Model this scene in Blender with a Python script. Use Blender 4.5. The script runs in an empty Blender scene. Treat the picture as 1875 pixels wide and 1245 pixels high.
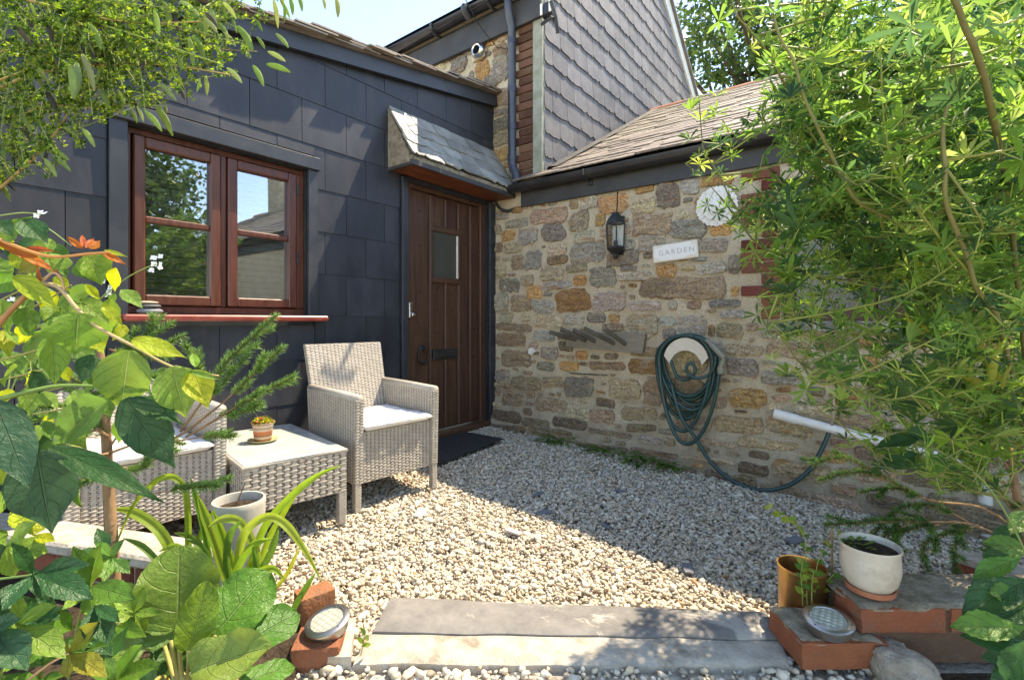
import bpy, math, random
import numpy as np
from mathutils import Matrix, Vector, Euler, noise as mnoise
R_ = math.radians
rng = np.random.default_rng(7)
random.seed(7)
scene = bpy.context.scene
COL = scene.collection

# ---------------------------------------------------------------- camera
FPX, CX, HY = 894.0, 937.0, 588.0            # focal length, centre, horizon in photo pixels (1875 wide)
CAM = Vector((2.845, -3.49, 0.93))
FW = Vector((-0.602, 0.7985, 0)).normalized()
RT = Vector((FW.y, -FW.x, 0))
UP = Vector((0, 0, 1))
cd = bpy.data.cameras.new('camera'); cam = bpy.data.objects.new('camera', cd); COL.objects.link(cam)
cd.sensor_width = 36; cd.lens = FPX / 1875 * 36; cd.shift_y = -(622.5 - HY) / 1875
cd.clip_start = 0.02; cd.clip_end = 2000
cam.location = CAM; cam.rotation_euler = (R_(90), 0, math.atan2(-FW.x, FW.y))
scene.camera = cam

# ---------------------------------------------------------------- sky, sun, exposure
SUN = Vector((0.20, 0.58, 1.0)).normalized()      # direction towards the sun
w = bpy.data.worlds.new('World'); scene.world = w; w.use_nodes = True
nt = w.node_tree; nt.nodes.clear()
sky = nt.nodes.new('ShaderNodeTexSky'); sky.sky_type = 'NISHITA'; sky.sun_disc = False
sky.sun_elevation = math.asin(SUN.z); sky.sun_rotation = math.atan2(SUN.x, SUN.y)
sky.air_density = .75; sky.dust_density = .1; sky.ozone_density = 1.0
bg = nt.nodes.new('ShaderNodeBackground'); bg.inputs['Strength'].default_value = 0.15
out = nt.nodes.new('ShaderNodeOutputWorld')
nt.links.new(sky.outputs[0], bg.inputs[0]); nt.links.new(bg.outputs[0], out.inputs[0])
sd = bpy.data.lights.new('sun', 'SUN'); sd.energy = 2.45; sd.angle = R_(0.53); sd.color = (1.0, 0.93, 0.82)
so = bpy.data.objects.new('sun', sd); COL.objects.link(so); so.location = (0, 0, 30)
so.rotation_euler = SUN.to_track_quat('Z', 'Y').to_euler()
vs = scene.view_settings
vs.view_transform = 'Standard'; vs.look = 'None'; vs.gamma = 1; vs.use_curve_mapping = False; vs.exposure = 2.15
vs.use_white_balance = True; vs.white_balance_temperature = 8000; vs.white_balance_tint = 10
scene.render.engine = 'CYCLES'
cy = scene.cycles
cy.max_bounces = 8; cy.diffuse_bounces = 4; cy.glossy_bounces = 4; cy.transmission_bounces = 6; cy.transparent_max_bounces = 12
cy.use_denoising = True; cy.sample_clamp_indirect = 6
try: cy.denoiser = 'OPENIMAGEDENOISE'
except Exception: pass

# ---------------------------------------------------------------- photo pixel -> place
def ray(x, y): return FW + RT * ((x - CX) / FPX) + UP * ((HY - y) / FPX)
def P(x, y, d): return CAM + ray(x, y) * d
def onX(x, y, X=0): r = ray(x, y); return CAM + r * ((X - CAM.x) / r.x)
def onY(x, y, Y=0): r = ray(x, y); return CAM + r * ((Y - CAM.y) / r.y)
def onZ(x, y, Z=0): r = ray(x, y); return CAM + r * ((Z - CAM.z) / r.z)
def gz(x): return -0.01 - 0.05 * min(max(x, 0), 3.2)

# ---------------------------------------------------------------- mesh building
class MB:
    def __init__(s): s.v = []; s.f = []; s.uv = []; s.c = []
    def add(s, vs, fs, uvs=None, col=None):
        b = len(s.v); s.v += [tuple(p) for p in vs]; s.f += [tuple(i + b for i in f) for f in fs]
        if uvs is not None: s.uv += [tuple(u) for u in uvs]
        if col is not None: s.c += [tuple(col)] * len(vs)
        return s
    def mesh(s, name, smooth=False, auto=None):
        me = bpy.data.meshes.new(name); me.from_pydata(s.v, [], s.f); me.update()
        if s.uv and len(s.uv) == len(s.v):
            l = me.uv_layers.new(name='UV')
            li = np.empty(len(me.loops), dtype=np.int32); me.loops.foreach_get('vertex_index', li)
            l.data.foreach_set('uv', np.array(s.uv, dtype=np.float32)[li].ravel())
        if s.c and len(s.c) == len(s.v):
            a = me.color_attributes.new('Col', 'FLOAT_COLOR', 'POINT')
            a.data.foreach_set('color', np.array(s.c, dtype=np.float32).ravel())
        if smooth: me.polygons.foreach_set('use_smooth', [True] * len(me.polygons))
        if auto is not None:
            try: me.set_sharp_from_angle(angle=R_(auto))
            except Exception: pass
        return me

WM = {}
I4 = Matrix.Identity(4)
def put(o, M=I4, parent=None):
    if parent is not None:
        o.parent = parent; o.matrix_basis = WM[parent.name].inverted() @ M
    else: o.matrix_basis = M
    WM[o.name] = M.copy(); return o
def link(name, data, mat=None, parent=None, M=I4, color=None):
    o = bpy.data.objects.new(name, data); COL.objects.link(o)
    if mat is not None and data is not None and not data.materials: data.materials.append(mat)
    if color is not None: o.color = (*color[:3], 1)
    return put(o, M, parent)
def build(name, mb, mat, parent=None, M=I4, smooth=False, auto=None, color=None, kind=None):
    o = link(name, mb.mesh(name, smooth, auto), mat, parent, M, color)
    if kind: o['kind'] = kind
    return o
def thing(name, label, cat, loc=(0, 0, 0), group=None, rotz=0):
    o = bpy.data.objects.new(name, None); COL.objects.link(o); o.empty_display_size = 0.1
    put(o, Matrix.Translation(loc) @ Matrix.Rotation(rotz, 4, 'Z')); return tag(o, label, cat, group)
def tag(o, label, cat, group=None):
    o['label'] = label; o['category'] = cat; o['kind'] = 'thing'
    if group: o['group'] = group
    return o
def struct(o): o['kind'] = 'structure'; return o

def box(mb, lo, hi, bev=0.0, M=None, col=None):
    (x0, y0, z0), (x1, y1, z1) = lo, hi
    b = min(bev, (x1 - x0) * .45, (y1 - y0) * .45, (z1 - z0) * .45)
    if b <= 0:
        vs = [(x, y, z) for x in (x0, x1) for y in (y0, y1) for z in (z0, z1)]
        fs = [(0, 1, 3, 2), (4, 6, 7, 5), (0, 4, 5, 1), (2, 3, 7, 6), (0, 2, 6, 4), (1, 5, 7, 3)]
    else:
        vs = []; idx = {}
        for i, x in enumerate((x0, x1)):
            for j, y in enumerate((y0, y1)):
                for k, z in enumerate((z0, z1)):
                    sx, sy, sz = (1 - 2 * i) * b, (1 - 2 * j) * b, (1 - 2 * k) * b
                    for a, p in enumerate(((x, y + sy, z + sz), (x + sx, y, z + sz), (x + sx, y + sy, z))):
                        idx[i, j, k, a] = len(vs); vs.append(p)
        q = lambda *t: tuple(idx[a] for a in t)
        fs = [q((0,0,0,0),(0,0,1,0),(0,1,1,0),(0,1,0,0)), q((1,0,0,0),(1,1,0,0),(1,1,1,0),(1,0,1,0)),
              q((0,0,0,1),(1,0,0,1),(1,0,1,1),(0,0,1,1)), q((0,1,0,1),(0,1,1,1),(1,1,1,1),(1,1,0,1)),
              q((0,0,0,2),(0,1,0,2),(1,1,0,2),(1,0,0,2)), q((0,0,1,2),(1,0,1,2),(1,1,1,2),(0,1,1,2))]
        for i in (0, 1):
            for j in (0, 1): fs.append(q((i,j,0,0),(i,j,0,1),(i,j,1,1),(i,j,1,0)))
        for i in (0, 1):
            for k in (0, 1): fs.append(q((i,0,k,0),(i,0,k,2),(i,1,k,2),(i,1,k,0)))
        for j in (0, 1):
            for k in (0, 1): fs.append(q((0,j,k,1),(0,j,k,2),(1,j,k,2),(1,j,k,1)))
        for i in (0, 1):
            for j in (0, 1):
                for k in (0, 1): fs.append(q((i,j,k,0),(i,j,k,1),(i,j,k,2)))
    if M is not None: vs = [M @ Vector(p) for p in vs]
    mb.add(vs, fs, col=col); return mb
def boxo(name, lo, hi, mat, parent=None, bev=0.0, color=None, M=None):
    return build(name, fixn(box(MB(), lo, hi, bev, M)), mat, parent, color=color)
def fixn(mb): return mb

def smooth_path(pts, n=4):
    pts = [Vector(p) for p in pts]; o = []
    for i in range(len(pts) - 1):
        p0 = pts[max(i - 1, 0)]; p1 = pts[i]; p2 = pts[i + 1]; p3 = pts[min(i + 2, len(pts) - 1)]
        for k in range(n):
            t = k / n
            o.append(0.5 * ((2 * p1) + (p2 - p0) * t + (2 * p0 - 5 * p1 + 4 * p2 - p3) * t * t + (3 * p1 - p0 - 3 * p2 + p3) * t ** 3))
    o.append(pts[-1]); return o
def tube(mb, pts, r0, r1=None, n=8, cap=True, col=None):
    pts = [Vector(p) for p in pts]; r1 = r0 if r1 is None else r1
    m = len(pts); vs = []; fs = []
    t = (pts[1] - pts[0]).normalized()
    ref = Vector((0, 0, 1)) if abs(t.z) < .9 else Vector((1, 0, 0))
    a = t.cross(ref).normalized()
    for i, p in enumerate(pts):
        t = (pts[min(i + 1, m - 1)] - pts[max(i - 1, 0)])
        t = t.normalized() if t.length > 1e-9 else Vector((0, 0, 1))
        a = (a - t * a.dot(t)); a = a.normalized() if a.length > 1e-6 else t.orthogonal().normalized()
        b = t.cross(a); r = (r0[i] if isinstance(r0, (list, tuple)) else r0 + (r1 - r0) * i / max(m - 1, 1))
        for k in range(n):
            th = 2 * math.pi * k / n; vs.append(p + (a * math.cos(th) + b * math.sin(th)) * r)
    for i in range(m - 1):
        for k in range(n):
            k2 = (k + 1) % n; fs.append((i * n + k, i * n + k2, (i + 1) * n + k2, (i + 1) * n + k))
    if cap: fs.append(tuple(range(n - 1, -1, -1))); fs.append(tuple((m - 1) * n + k for k in range(n)))
    mb.add(vs, fs, col=col); return mb
def lathe(mb, prof, n=32, M=None, col=None, caps=True):
    vs = []; fs = []
    for r, z in prof:
        for k in range(n):
            th = 2 * math.pi * k / n; vs.append(Vector((r * math.cos(th), r * math.sin(th), z)))
    for i in range(len(prof) - 1):
        for k in range(n):
            k2 = (k + 1) % n; fs.append((i * n + k, i * n + k2, (i + 1) * n + k2, (i + 1) * n + k))
    if caps and prof[0][0] > 1e-6: fs.append(tuple(range(n - 1, -1, -1)))
    if caps and prof[-1][0] > 1e-6: fs.append(tuple((len(prof) - 1) * n + k for k in range(n)))
    if M is not None: vs = [M @ p for p in vs]
    mb.add(vs, fs, col=col); return mb
def frame(o, x, z):
    x = Vector(x).normalized(); z = Vector(z); z = z - x * z.dot(x)
    z = z.normalized() if z.length > 1e-6 else x.orthogonal().normalized()
    y = z.cross(x); M = Matrix((x, y, z)).transposed().to_4x4(); M.translation = Vector(o); return M

# ---------------------------------------------------------------- materials
class NT:
    def __init__(s, name):
        s.m = bpy.data.materials.new(name); s.m.use_nodes = True; s.t = s.m.node_tree; s.t.nodes.clear()
        s.out = s.n('OutputMaterial')
    def n(s, k, **kw):
        o = s.t.nodes.new('ShaderNode' + k)
        for a, b in kw.items(): setattr(o, a, b)
        return o
    def l(s, a, b): s.t.links.new(a, b)
    def inp(s, sock, v):
        if hasattr(v, 'is_linked') or hasattr(v, 'links'): s.l(v, sock)
        elif isinstance(v, (tuple, list)): sock.default_value = (*v, 1) if len(v) == 3 and len(sock.default_value) == 4 else v
        else: sock.default_value = v
    def math(s, op, a, b=0.0, c=None, clamp=False):
        o = s.n('Math', operation=op, use_clamp=clamp); s.inp(o.inputs[0], a); s.inp(o.inputs[1], b)
        if c is not None: s.inp(o.inputs[2], c)
        return o.outputs[0]
    def mix(s, f, a, b, mode='MIX'):
        o = s.n('Mix', data_type='RGBA', blend_type=mode); s.inp(o.inputs[0], f); s.inp(o.inputs[6], a); s.inp(o.inputs[7], b)
        return o.outputs[2]
    def ramp(s, f, stops):
        o = s.n('ValToRGB'); s.inp(o.inputs[0], f); e = o.color_ramp.elements
        while len(e) < len(stops): e.new(0.5)
        for q, (p, c) in zip(e, stops): q.position = p; q.color = (*c, 1) if len(c) == 3 else c
        return o.outputs[0]
    def step(s, v, lo, hi):
        o = s.n('MapRange', interpolation_type='SMOOTHSTEP'); s.inp(o.inputs[0], v); o.inputs[1].default_value = lo; o.inputs[2].default_value = hi
        return o.outputs[0]
    def pos(s, scale=(1, 1, 1), obj=False):
        g = s.n('TexCoord').outputs['Object'] if obj else s.n('NewGeometry').outputs['Position']
        if tuple(scale) == (1, 1, 1): return g
        m = s.n('Mapping'); s.l(g, m.inputs[0]); m.inputs['Scale'].default_value = scale; return m.outputs[0]
    def noise(s, vec, scale=5, detail=4, rough=.55, dist=0.0):
        o = s.n('TexNoise'); s.l(vec, o.inputs['Vector']); o.inputs['Scale'].default_value = scale; o.inputs['Detail'].default_value = detail
        o.inputs['Roughness'].default_value = rough; o.inputs['Distortion'].default_value = dist; return o.outputs[0]
    def bump(s, h, strength=.4, dist=.01, nrm=None):
        o = s.n('Bump'); s.l(h, o.inputs['Height']); o.inputs['Strength'].default_value = strength; o.inputs['Distance'].default_value = dist
        if nrm is not None: s.l(nrm, o.inputs['Normal'])
        return o.outputs[0]
    def pbsdf(s, col, rough=.6, spec=.4, metal=0, nrm=None, **kw):
        o = s.n('BsdfPrincipled'); s.inp(o.inputs['Base Color'], col); s.inp(o.inputs['Roughness'], rough)
        s.inp(o.inputs['Specular IOR Level'], spec); s.inp(o.inputs['Metallic'], metal)
        if nrm is not None: s.l(nrm, o.inputs['Normal'])
        for k, v in kw.items(): s.inp(o.inputs[k.replace('_', ' ')], v)
        return o
    def done(s, sh): s.l(sh.outputs[0] if hasattr(sh, 'outputs') else sh, s.out.inputs['Surface']); return s.m
    def objcol(s): return s.n('ObjectInfo').outputs['Color']
    def objrnd(s): return s.n('ObjectInfo').outputs['Random']
    def hsv(s, c, h=.5, sa=1., v=1.):
        o = s.n('HueSaturation'); s.inp(o.inputs['Color'], c); s.inp(o.inputs['Hue'], h); s.inp(o.inputs['Saturation'], sa); s.inp(o.inputs['Value'], v); return o.outputs[0]

def simple(name, c1, c2=None, scale=12, rough=.6, spec=.4, metal=0, bump=.2, bscale=60, bdist=.004, var=0.0, dirt=None, use_obj=False, stretch=(1, 1, 1)):
    """painted / plain material: two-tone noise, per-object variation, fine bump, optional dirt colour"""
    n = NT(name); p = n.pos(stretch)
    base = n.objcol() if use_obj else None
    f = n.noise(p, scale, 6, .6)
    if use_obj: col = n.hsv(base, v=n.math('MULTIPLY_ADD', f, .5, .75))
    else: col = n.mix(n.step(f, .3, .7), c1, c2 or c1)
    if var: col = n.hsv(col, h=n.math('MULTIPLY_ADD', n.objrnd(), var * .06, .5 - var * .03), v=n.math('MULTIPLY_ADD', n.objrnd(), var, 1 - var / 2))
    if dirt: col = n.mix(n.math('MULTIPLY', n.step(n.noise(p, scale * .4, 8, .7), .52, .72), dirt[1]), col, dirt[0])
    nr = n.bump(n.noise(p, bscale, 5, .6), bump, bdist) if bump else None
    rr = n.math('MULTIPLY_ADD', f, .25, rough - .12)
    return n.done(n.pbsdf(col, rr, spec, metal, nr))

M_ = {}
def mats():
    m = M_
    m['slate_black'] = simple('slate_black', (.022, .0245, .032), (.036, .039, .047), 7, .46, .40, bump=.4, bscale=45, bdist=.003, var=.35, dirt=((.085, .085, .085), .35), stretch=(1, 1, .5))
    m['trim_black'] = simple('trim_black', (.022, .026, .033), (.034, .038, .046), 9, .42, .5, bump=.08, bscale=40, dirt=((.12, .12, .11), .2))
    m['fascia_grey'] = simple('fascia_grey', (.040, .040, .042), (.058, .057, .056), 9, .55, .35, bump=.1, bscale=40, dirt=((.13, .12, .1), .3))
    m['gutter_black'] = simple('gutter_black', (.016, .017, .02), (.03, .03, .032), 8, .38, .5, bump=.05, bscale=30, dirt=((.12, .11, .10), .3))
    m['downpipe'] = simple('downpipe', (.035, .042, .06), (.045, .052, .072), 8, .32, .5, bump=.03, bscale=30, dirt=((.12, .12, .12), .2))
    m['wood_red'] = simple('wood_red', (.075, .021, .012), (.13, .040, .022), 7, .38, .5, bump=.12, bscale=30, bdist=.002, stretch=(6, 6, .7), var=.15)
    m['wood_door'] = simple('wood_door', (.060, .026, .016), (.098, .046, .028), 5, .46, .4, bump=.2, bscale=26, bdist=.003, stretch=(8, 8, .6), var=.25)
    m['door_strip'] = simple('door_strip', (.16, .075, .038), (.24, .12, .065), 8, .45, .4, bump=.1, stretch=(8, 8, .8))
    m['sill_red'] = simple('sill_red', (.20, .035, .026), (.28, .06, .042), 14, .35, .5, bump=.1, bscale=80, bdist=.001)
    m['iron'] = simple('iron', (.012, .012, .012), (.03, .028, .026), 40, .5, .5, bump=.2, bscale=150, bdist=.001)
    m['soffit_red'] = simple('soffit_red', (.12, .035, .016), (.22, .07, .03), 5, .5, .35, bump=.1, stretch=(4, 1, 4))
    m['cement'] = simple('cement', (.33, .285, .215), (.18, .15, .105), 26, .9, .2, bump=1.0, bscale=75, bdist=.010, dirt=((.10, .105, .05), .6))
    m['white_trim'] = simple('white_trim', (.33, .34, .28), (.22, .23, .17), 10, .7, .3, bump=.3, bscale=60, dirt=((.16, .19, .10), .5))
    m['white_upvc'] = simple('white_upvc', (.74, .73, .70), (.66, .64, .60), 12, .4, .4, bump=.05, dirt=((.4, .38, .33), .3))
    m['chrome'] = simple('chrome', (.72, .72, .73), None, 8, .2, .5, metal=1, bump=0)
    m['steel'] = simple('steel', (.50, .48, .46), (.38, .36, .34), 30, .34, .5, metal=1, bump=.1, bscale=120, bdist=.0005, dirt=((.25, .2, .15), .3))
    m['brick'] = simple('brick', (.3, .1, .06), None, 34, .9, .15, bump=1.0, bscale=110, bdist=.006, use_obj=True, var=.3, dirt=((.16, .12, .09), .6))
    m['terracotta'] = simple('terracotta', (.36, .13, .07), (.44, .19, .11), 16, .8, .25, bump=.2, bscale=80, bdist=.002, dirt=((.5, .42, .34), .3))
    m['slate_roof'] = slate_mat('slate_roof', (.19, .152, .125), (.28, .23, .185), (.34, .25, .12), .35)
    m['slate_canopy'] = slate_mat('slate_canopy', (.17, .175, .165), (.28, .275, .25), (.34, .33, .23), .5)
    m['slate_gable'] = slate_mat('slate_gable', (.098, .095, .098), (.15, .145, .145), (.24, .22, .20), .35)
    m['stone'] = stone_mat()
    m['mortar'] = mortar_mat()
    m['wicker'] = simple('wicker', (.36, .325, .275), (.45, .41, .35), 26, .5, .3, bump=.15, bscale=200, bdist=.0006, dirt=((.26, .22, .16), .25))
    m['wicker_core'] = simple('wicker_core', (.12, .10, .08), None, 20, .8, .2, bump=0)
    m['cushion'] = simple('cushion', (.66, .65, .66), (.74, .73, .73), 6, .9, .1, bump=.25, bscale=420, bdist=.0012)
    m['hose'] = simple('hose', (.010, .045, .045), (.018, .068, .065), 20, .35, .5, bump=.1, bscale=200, bdist=.0005)
    m['nozzle'] = simple('nozzle', (.20, .20, .16), (.27, .26, .20), 30, .5, .4, bump=.1)
    m['cream'] = simple('cream', (.54, .48, .385), (.62, .56, .46), 14, .35, .5, bump=.08, dirt=((.26, .21, .15), .6))
    m['holder'] = simple('holder', (.60, .54, .44), (.66, .60, .5), 14, .6, .3, bump=.1, dirt=((.3, .26, .2), .3))
    m['rack'] = simple('rack', (.18, .155, .115), (.25, .22, .165), 10, .55, .35, bump=.15, bscale=50, stretch=(1, 6, 6))
    m['rack_peg'] = simple('rack_peg', (.085, .07, .05), (.13, .11, .08), 12, .6, .3, bump=.15)
    m['plaque'] = simple('plaque', (.70, .63, .52), (.76, .69, .58), 20, .7, .3, bump=.1)
    m['plaque_white'] = simple('plaque_white', (.80, .79, .75), None, 20, .6, .3, bump=.05)
    m['letters'] = simple('letters', (.42, .42, .41), None, 20, .7, .3, bump=0)
    m['plaster'] = simple('plaster', (.80, .78, .74), (.72, .69, .64), 18, .8, .2, bump=.3)
    m['concrete'] = simple('concrete', (.34, .305, .25), (.47, .43, .365), 22, .9, .2, bump=.9, bscale=90, bdist=.006, dirt=((.17, .125, .08), .75))
    m['slab'] = slab_mat()
    m['rubber'] = simple('rubber', (.030, .030, .030), (.055, .053, .050), 40, .9, .2, bump=.9, bscale=260, bdist=.003)
    m['pot_pale'] = simple('pot_pale', (.36, .345, .30), (.50, .48, .43), 9, .6, .35, bump=.2, dirt=((.17, .18, .13), .75), stretch=(1, 1, .35))
    m['brass'] = simple('brass', (.52, .30, .10), (.36, .20, .08), 9, .34, .5, metal=.85, bump=.1, bscale=30, dirt=((.12, .08, .05), .5))
    m['soil'] = simple('soil', (.030, .022, .015), (.075, .055, .038), 60, .95, .1, bump=1.0, bscale=90, bdist=.012)
    m['bark'] = simple('bark', (.20, .12, .065), (.32, .20, .11), 40, .85, .2, bump=.7, bscale=80, bdist=.004, stretch=(1, 1, .35))
    m['bark_dark'] = simple('bark_dark', (.07, .05, .035), (.13, .10, .07), 12, .9, .2, bump=.8, bscale=20, bdist=.03, stretch=(1, 1, .3))
    m['pebble'] = simple('pebble', (.2, .2, .21), None, 30, .6, .35, bump=.1, use_obj=True)
    m['boulder'] = simple('boulder', (.24, .205, .16), (.40, .355, .29), 16, .95, .15, bump=1.0, bscale=45, bdist=.016, dirt=((.11, .10, .06), .75))
    m['gravel'] = gravel_mat()
    m['ground'] = simple('ground', (.40, .355, .285), (.56, .50, .41), 70, .95, .15, bump=1.0, bscale=70, bdist=.012)
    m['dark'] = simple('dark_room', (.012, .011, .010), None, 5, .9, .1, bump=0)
    m['blind'] = simple('blind', (.36, .35, .32), None, 10, .7, .2, bump=0)
    m['glass'] = glass_mat('glass', 1.6, (1, 1, 1))
    m['glass_obscure'] = obscure_mat()
    n = NT('lantern_glass'); t = n.n('BsdfTransparent'); t.inputs[0].default_value = (.93, .95, .93, 1); g = n.n('BsdfGlossy'); g.inputs['Roughness'].default_value = .05; x = n.n('MixShader'); x.inputs[0].default_value = .10; n.l(t.outputs[0], x.inputs[1]); n.l(g.outputs[0], x.inputs[2]); m['glass_clear'] = n.done(x)
    m['glass_table'] = table_glass()
    m['stripe_pot'] = stripe_mat()
    m['saucer_glass'] = simple('saucer_glass', (.42, .40, .18), (.5, .48, .25), 10, .08, .8, bump=0)
    m['lens'] = lens_mat()
    m['bulb'] = simple('bulb', (.8, .8, .76), None, 10, .3, .5, bump=0)
    m['cable'] = simple('cable', (.03, .03, .03), None, 10, .6, .3, bump=0)
    m['leaf'] = leaf_mat('leaf', False, 5.0, .42)
    m['leaf_gloss'] = leaf_mat('leaf_gloss', False, 4.2, .36, .27)
    m['leaf_attr'] = leaf_mat('leaf_attr', True, False, .56)
    m['leaf_plain'] = leaf_mat('leaf_plain', False, False, .56)
    m['needle'] = leaf_mat('needle', True, False, .25)
    m['petal'] = simple('petal', (.85, .84, .82), None, 10, .7, .2, bump=0)
    m['stem'] = simple('stem', (.3, .3, .1), None, 60, .6, .3, bump=.2, bscale=150, bdist=.001, use_obj=True)
    m['far_leaf'] = leaf_mat('far_leaf', True, False, .3)
def slate_mat(name, a, b, lichen, amt):
    n = NT(name); p = n.pos()
    f = n.noise(p, 9, 8, .65); g = n.noise(p, 55, 4, .6)
    col = n.mix(n.step(f, .3, .7), a, b)
    col = n.hsv(col, h=n.math('MULTIPLY_ADD', n.objrnd(), .04, .48), v=n.math('MULTIPLY_ADD', n.objrnd(), .42, .78))
    col = n.mix(n.math('MULTIPLY', n.step(n.noise(p, 20, 8, .75), .55, .68), amt), col, lichen)
    h = n.math('ADD', f, n.math('MULTIPLY', g, .6))
    return n.done(n.pbsdf(col, n.math('MULTIPLY_ADD', f, .3, .42), .4, 0, n.bump(h, .55, .006)))
def stone_mat():
    n = NT('rubble_stone'); p = n.pos(); ps = n.pos((1, 1, 5))
    c = n.objcol(); f = n.noise(ps, 7, 9, .68, .4); g = n.noise(p, 45, 6, .7); r = n.objrnd()
    col = n.hsv(c, h=n.math('MULTIPLY_ADD', f, .05, .475), sa=n.math('MULTIPLY_ADD', g, .7, .6), v=n.math('MULTIPLY_ADD', n.math('ADD', n.math('MULTIPLY', f, .55), n.math('MULTIPLY', g, .45)), 2.6, -.25))
    sp = n.noise(p, 70, 5, .7); col = n.hsv(col, v=n.math('MULTIPLY_ADD', n.step(sp, .35, .65), .7, .62))
    rust = n.math('MULTIPLY', n.step(n.noise(ps, 3.6, 6, .6, .6), .53, .70), n.math('MULTIPLY_ADD', r, .75, .08))
    col = n.mix(rust, col, (.46, .235, .085))
    pale = n.math('MULTIPLY', n.step(n.noise(p, 15, 9, .80), .52, .66), .75)
    col = n.mix(pale, col, (.52, .44, .33))
    dk = n.math('MULTIPLY', n.step(n.noise(ps, 16, 8, .7), .56, .70), .6)
    col = n.mix(dk, col, (.13, .10, .075))
    h = n.math('ADD', n.math('MULTIPLY', f, 1.3), n.math('MULTIPLY', g, .6))
    return n.done(n.pbsdf(col, .88, .25, 0, n.bump(h, 1.0, .022)))
def mortar_mat():
    n = NT('mortar'); p = n.pos()
    f = n.noise(p, 5, 8, .65); g = n.noise(p, 80, 6, .75); k = n.noise(p, 240, 3, .6)
    col = n.mix(n.step(f, .3, .68), (.58, .47, .32), (.76, .66, .49))
    col = n.mix(n.math('MULTIPLY', n.step(g, .46, .66), .7), col, (.25, .185, .12))
    col = n.mix(n.math('MULTIPLY', n.step(k, .56, .72), .5), col, (.72, .66, .55))
    z = n.n('SeparateXYZ'); n.l(p, z.inputs[0])
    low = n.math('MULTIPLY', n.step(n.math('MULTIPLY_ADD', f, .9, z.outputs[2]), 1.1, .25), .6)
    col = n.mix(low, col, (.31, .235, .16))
    return n.done(n.pbsdf(col, .95, .15, 0, n.bump(n.math('ADD', n.math('MULTIPLY', g, .8), n.math('MULTIPLY', k, .4)), 1.0, .016)))
def slab_mat():
    n = NT('slate_slab'); p = n.pos()
    f = n.noise(p, 5, 8, .6); g = n.noise(p, 16, 9, .72)
    col = n.mix(n.step(n.math('MULTIPLY_ADD', g, .6, n.math('MULTIPLY', f, .4)), .3, .7), (.125, .12, .112), (.235, .222, .205))
    col = n.mix(n.math('MULTIPLY', n.step(n.noise(p, 5.5, 10, .74, .5), .53, .60), .85), col, (.42, .39, .34))
    return n.done(n.pbsdf(col, .75, .3, 0, n.bump(g, .5, .008)))
def gravel_mat():
    n = NT('gravel'); a = n.n('Attribute', attribute_name='Col'); p = n.pos()
    f = n.noise(p, 150, 4, .6)
    col = n.hsv(a.outputs['Color'], v=n.math('MULTIPLY_ADD', f, .6, .7))
    return n.done(n.pbsdf(col, .85, .25, 0, n.bump(f, .3, .002)))
def glass_mat(name, ior, tint):
    n = NT(name); fr = n.n('Fresnel'); fr.inputs[0].default_value = 1.75
    g = n.n('BsdfGlossy'); g.inputs['Roughness'].default_value = .012; g.inputs['Color'].default_value = (.95, .97, 1, 1)
    t = n.n('BsdfTransparent'); t.inputs[0].default_value = (.80, .83, .82, 1)
    d = n.n('BsdfDiffuse'); d.inputs[0].default_value = (.5, .5, .48, 1)
    p = n.pos(); sm = n.math('MULTIPLY', n.step(n.noise(p, 6, 9, .75), .45, .8), .05)
    nr = n.bump(n.noise(p, 2.2, 2, .5), .12, .004); n.l(nr, g.inputs['Normal'])
    m = n.n('MixShader'); n.l(n.math('MULTIPLY', fr.outputs[0], 3.2, clamp=True), m.inputs[0]); n.l(t.outputs[0], m.inputs[1]); n.l(g.outputs[0], m.inputs[2])
    m2 = n.n('MixShader'); n.l(sm, m2.inputs[0]); n.l(m.outputs[0], m2.inputs[1]); n.l(d.outputs[0], m2.inputs[2])
    return n.done(m2)
def obscure_mat():
    n = NT('obscure_glass'); p = n.pos(); h = n.noise(p, 120, 3, .5)
    return n.done(n.pbsdf((.05, .055, .045), .16, .7, 0, n.bump(h, .5, .003)))
def table_glass():
    n = NT('frosted_table_glass'); p = n.pos()
    col = n.mix(n.step(n.noise(p, 5, 6, .6), .3, .7), (.42, .445, .42), (.50, .52, .485))
    return n.done(n.pbsdf(col, n.math('MULTIPLY_ADD', n.noise(p, 14, 5, .6), .3, .12), .6, 0, None, Coat_Weight=.3, Coat_Roughness=.1))
def stripe_mat():
    n = NT('striped_pottery'); p = n.pos(obj=True); s = n.n('SeparateXYZ'); n.l(p, s.inputs[0])
    z = n.math('ADD', n.math('MULTIPLY', s.outputs[2], 1 / .085), n.math('MULTIPLY', n.noise(p, 40, 3), .06))
    col = n.ramp(z, [(0, (.20, .11, .07)), (.16, (.34, .14, .08)), (.24, (.62, .54, .44)), (.34, (.28, .15, .10)), (.46, (.46, .16, .07)), (.62, (.50, .18, .08)), (.66, (.60, .52, .42)), (.78, (.32, .20, .14)), (.9, (.58, .48, .38)), (1, (.36, .24, .17))])
    return n.done(n.pbsdf(col, .7, .3, 0, n.bump(n.noise(p, 120, 4), .3, .002)))
def lens_mat():
    n = NT('solar_lens'); p = n.pos(obj=True); v = n.n('TexVoronoi'); n.l(p, v.inputs['Vector']); v.inputs['Scale'].default_value = 60
    v.inputs['Randomness'].default_value = .15
    col = n.ramp(v.outputs['Distance'], [(0, (.72, .74, .62)), (.35, (.50, .52, .42)), (.6, (.30, .31, .26))])
    return n.done(n.pbsdf(col, .12, .6, 0, n.bump(v.outputs['Distance'], .5, .004)))
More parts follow.
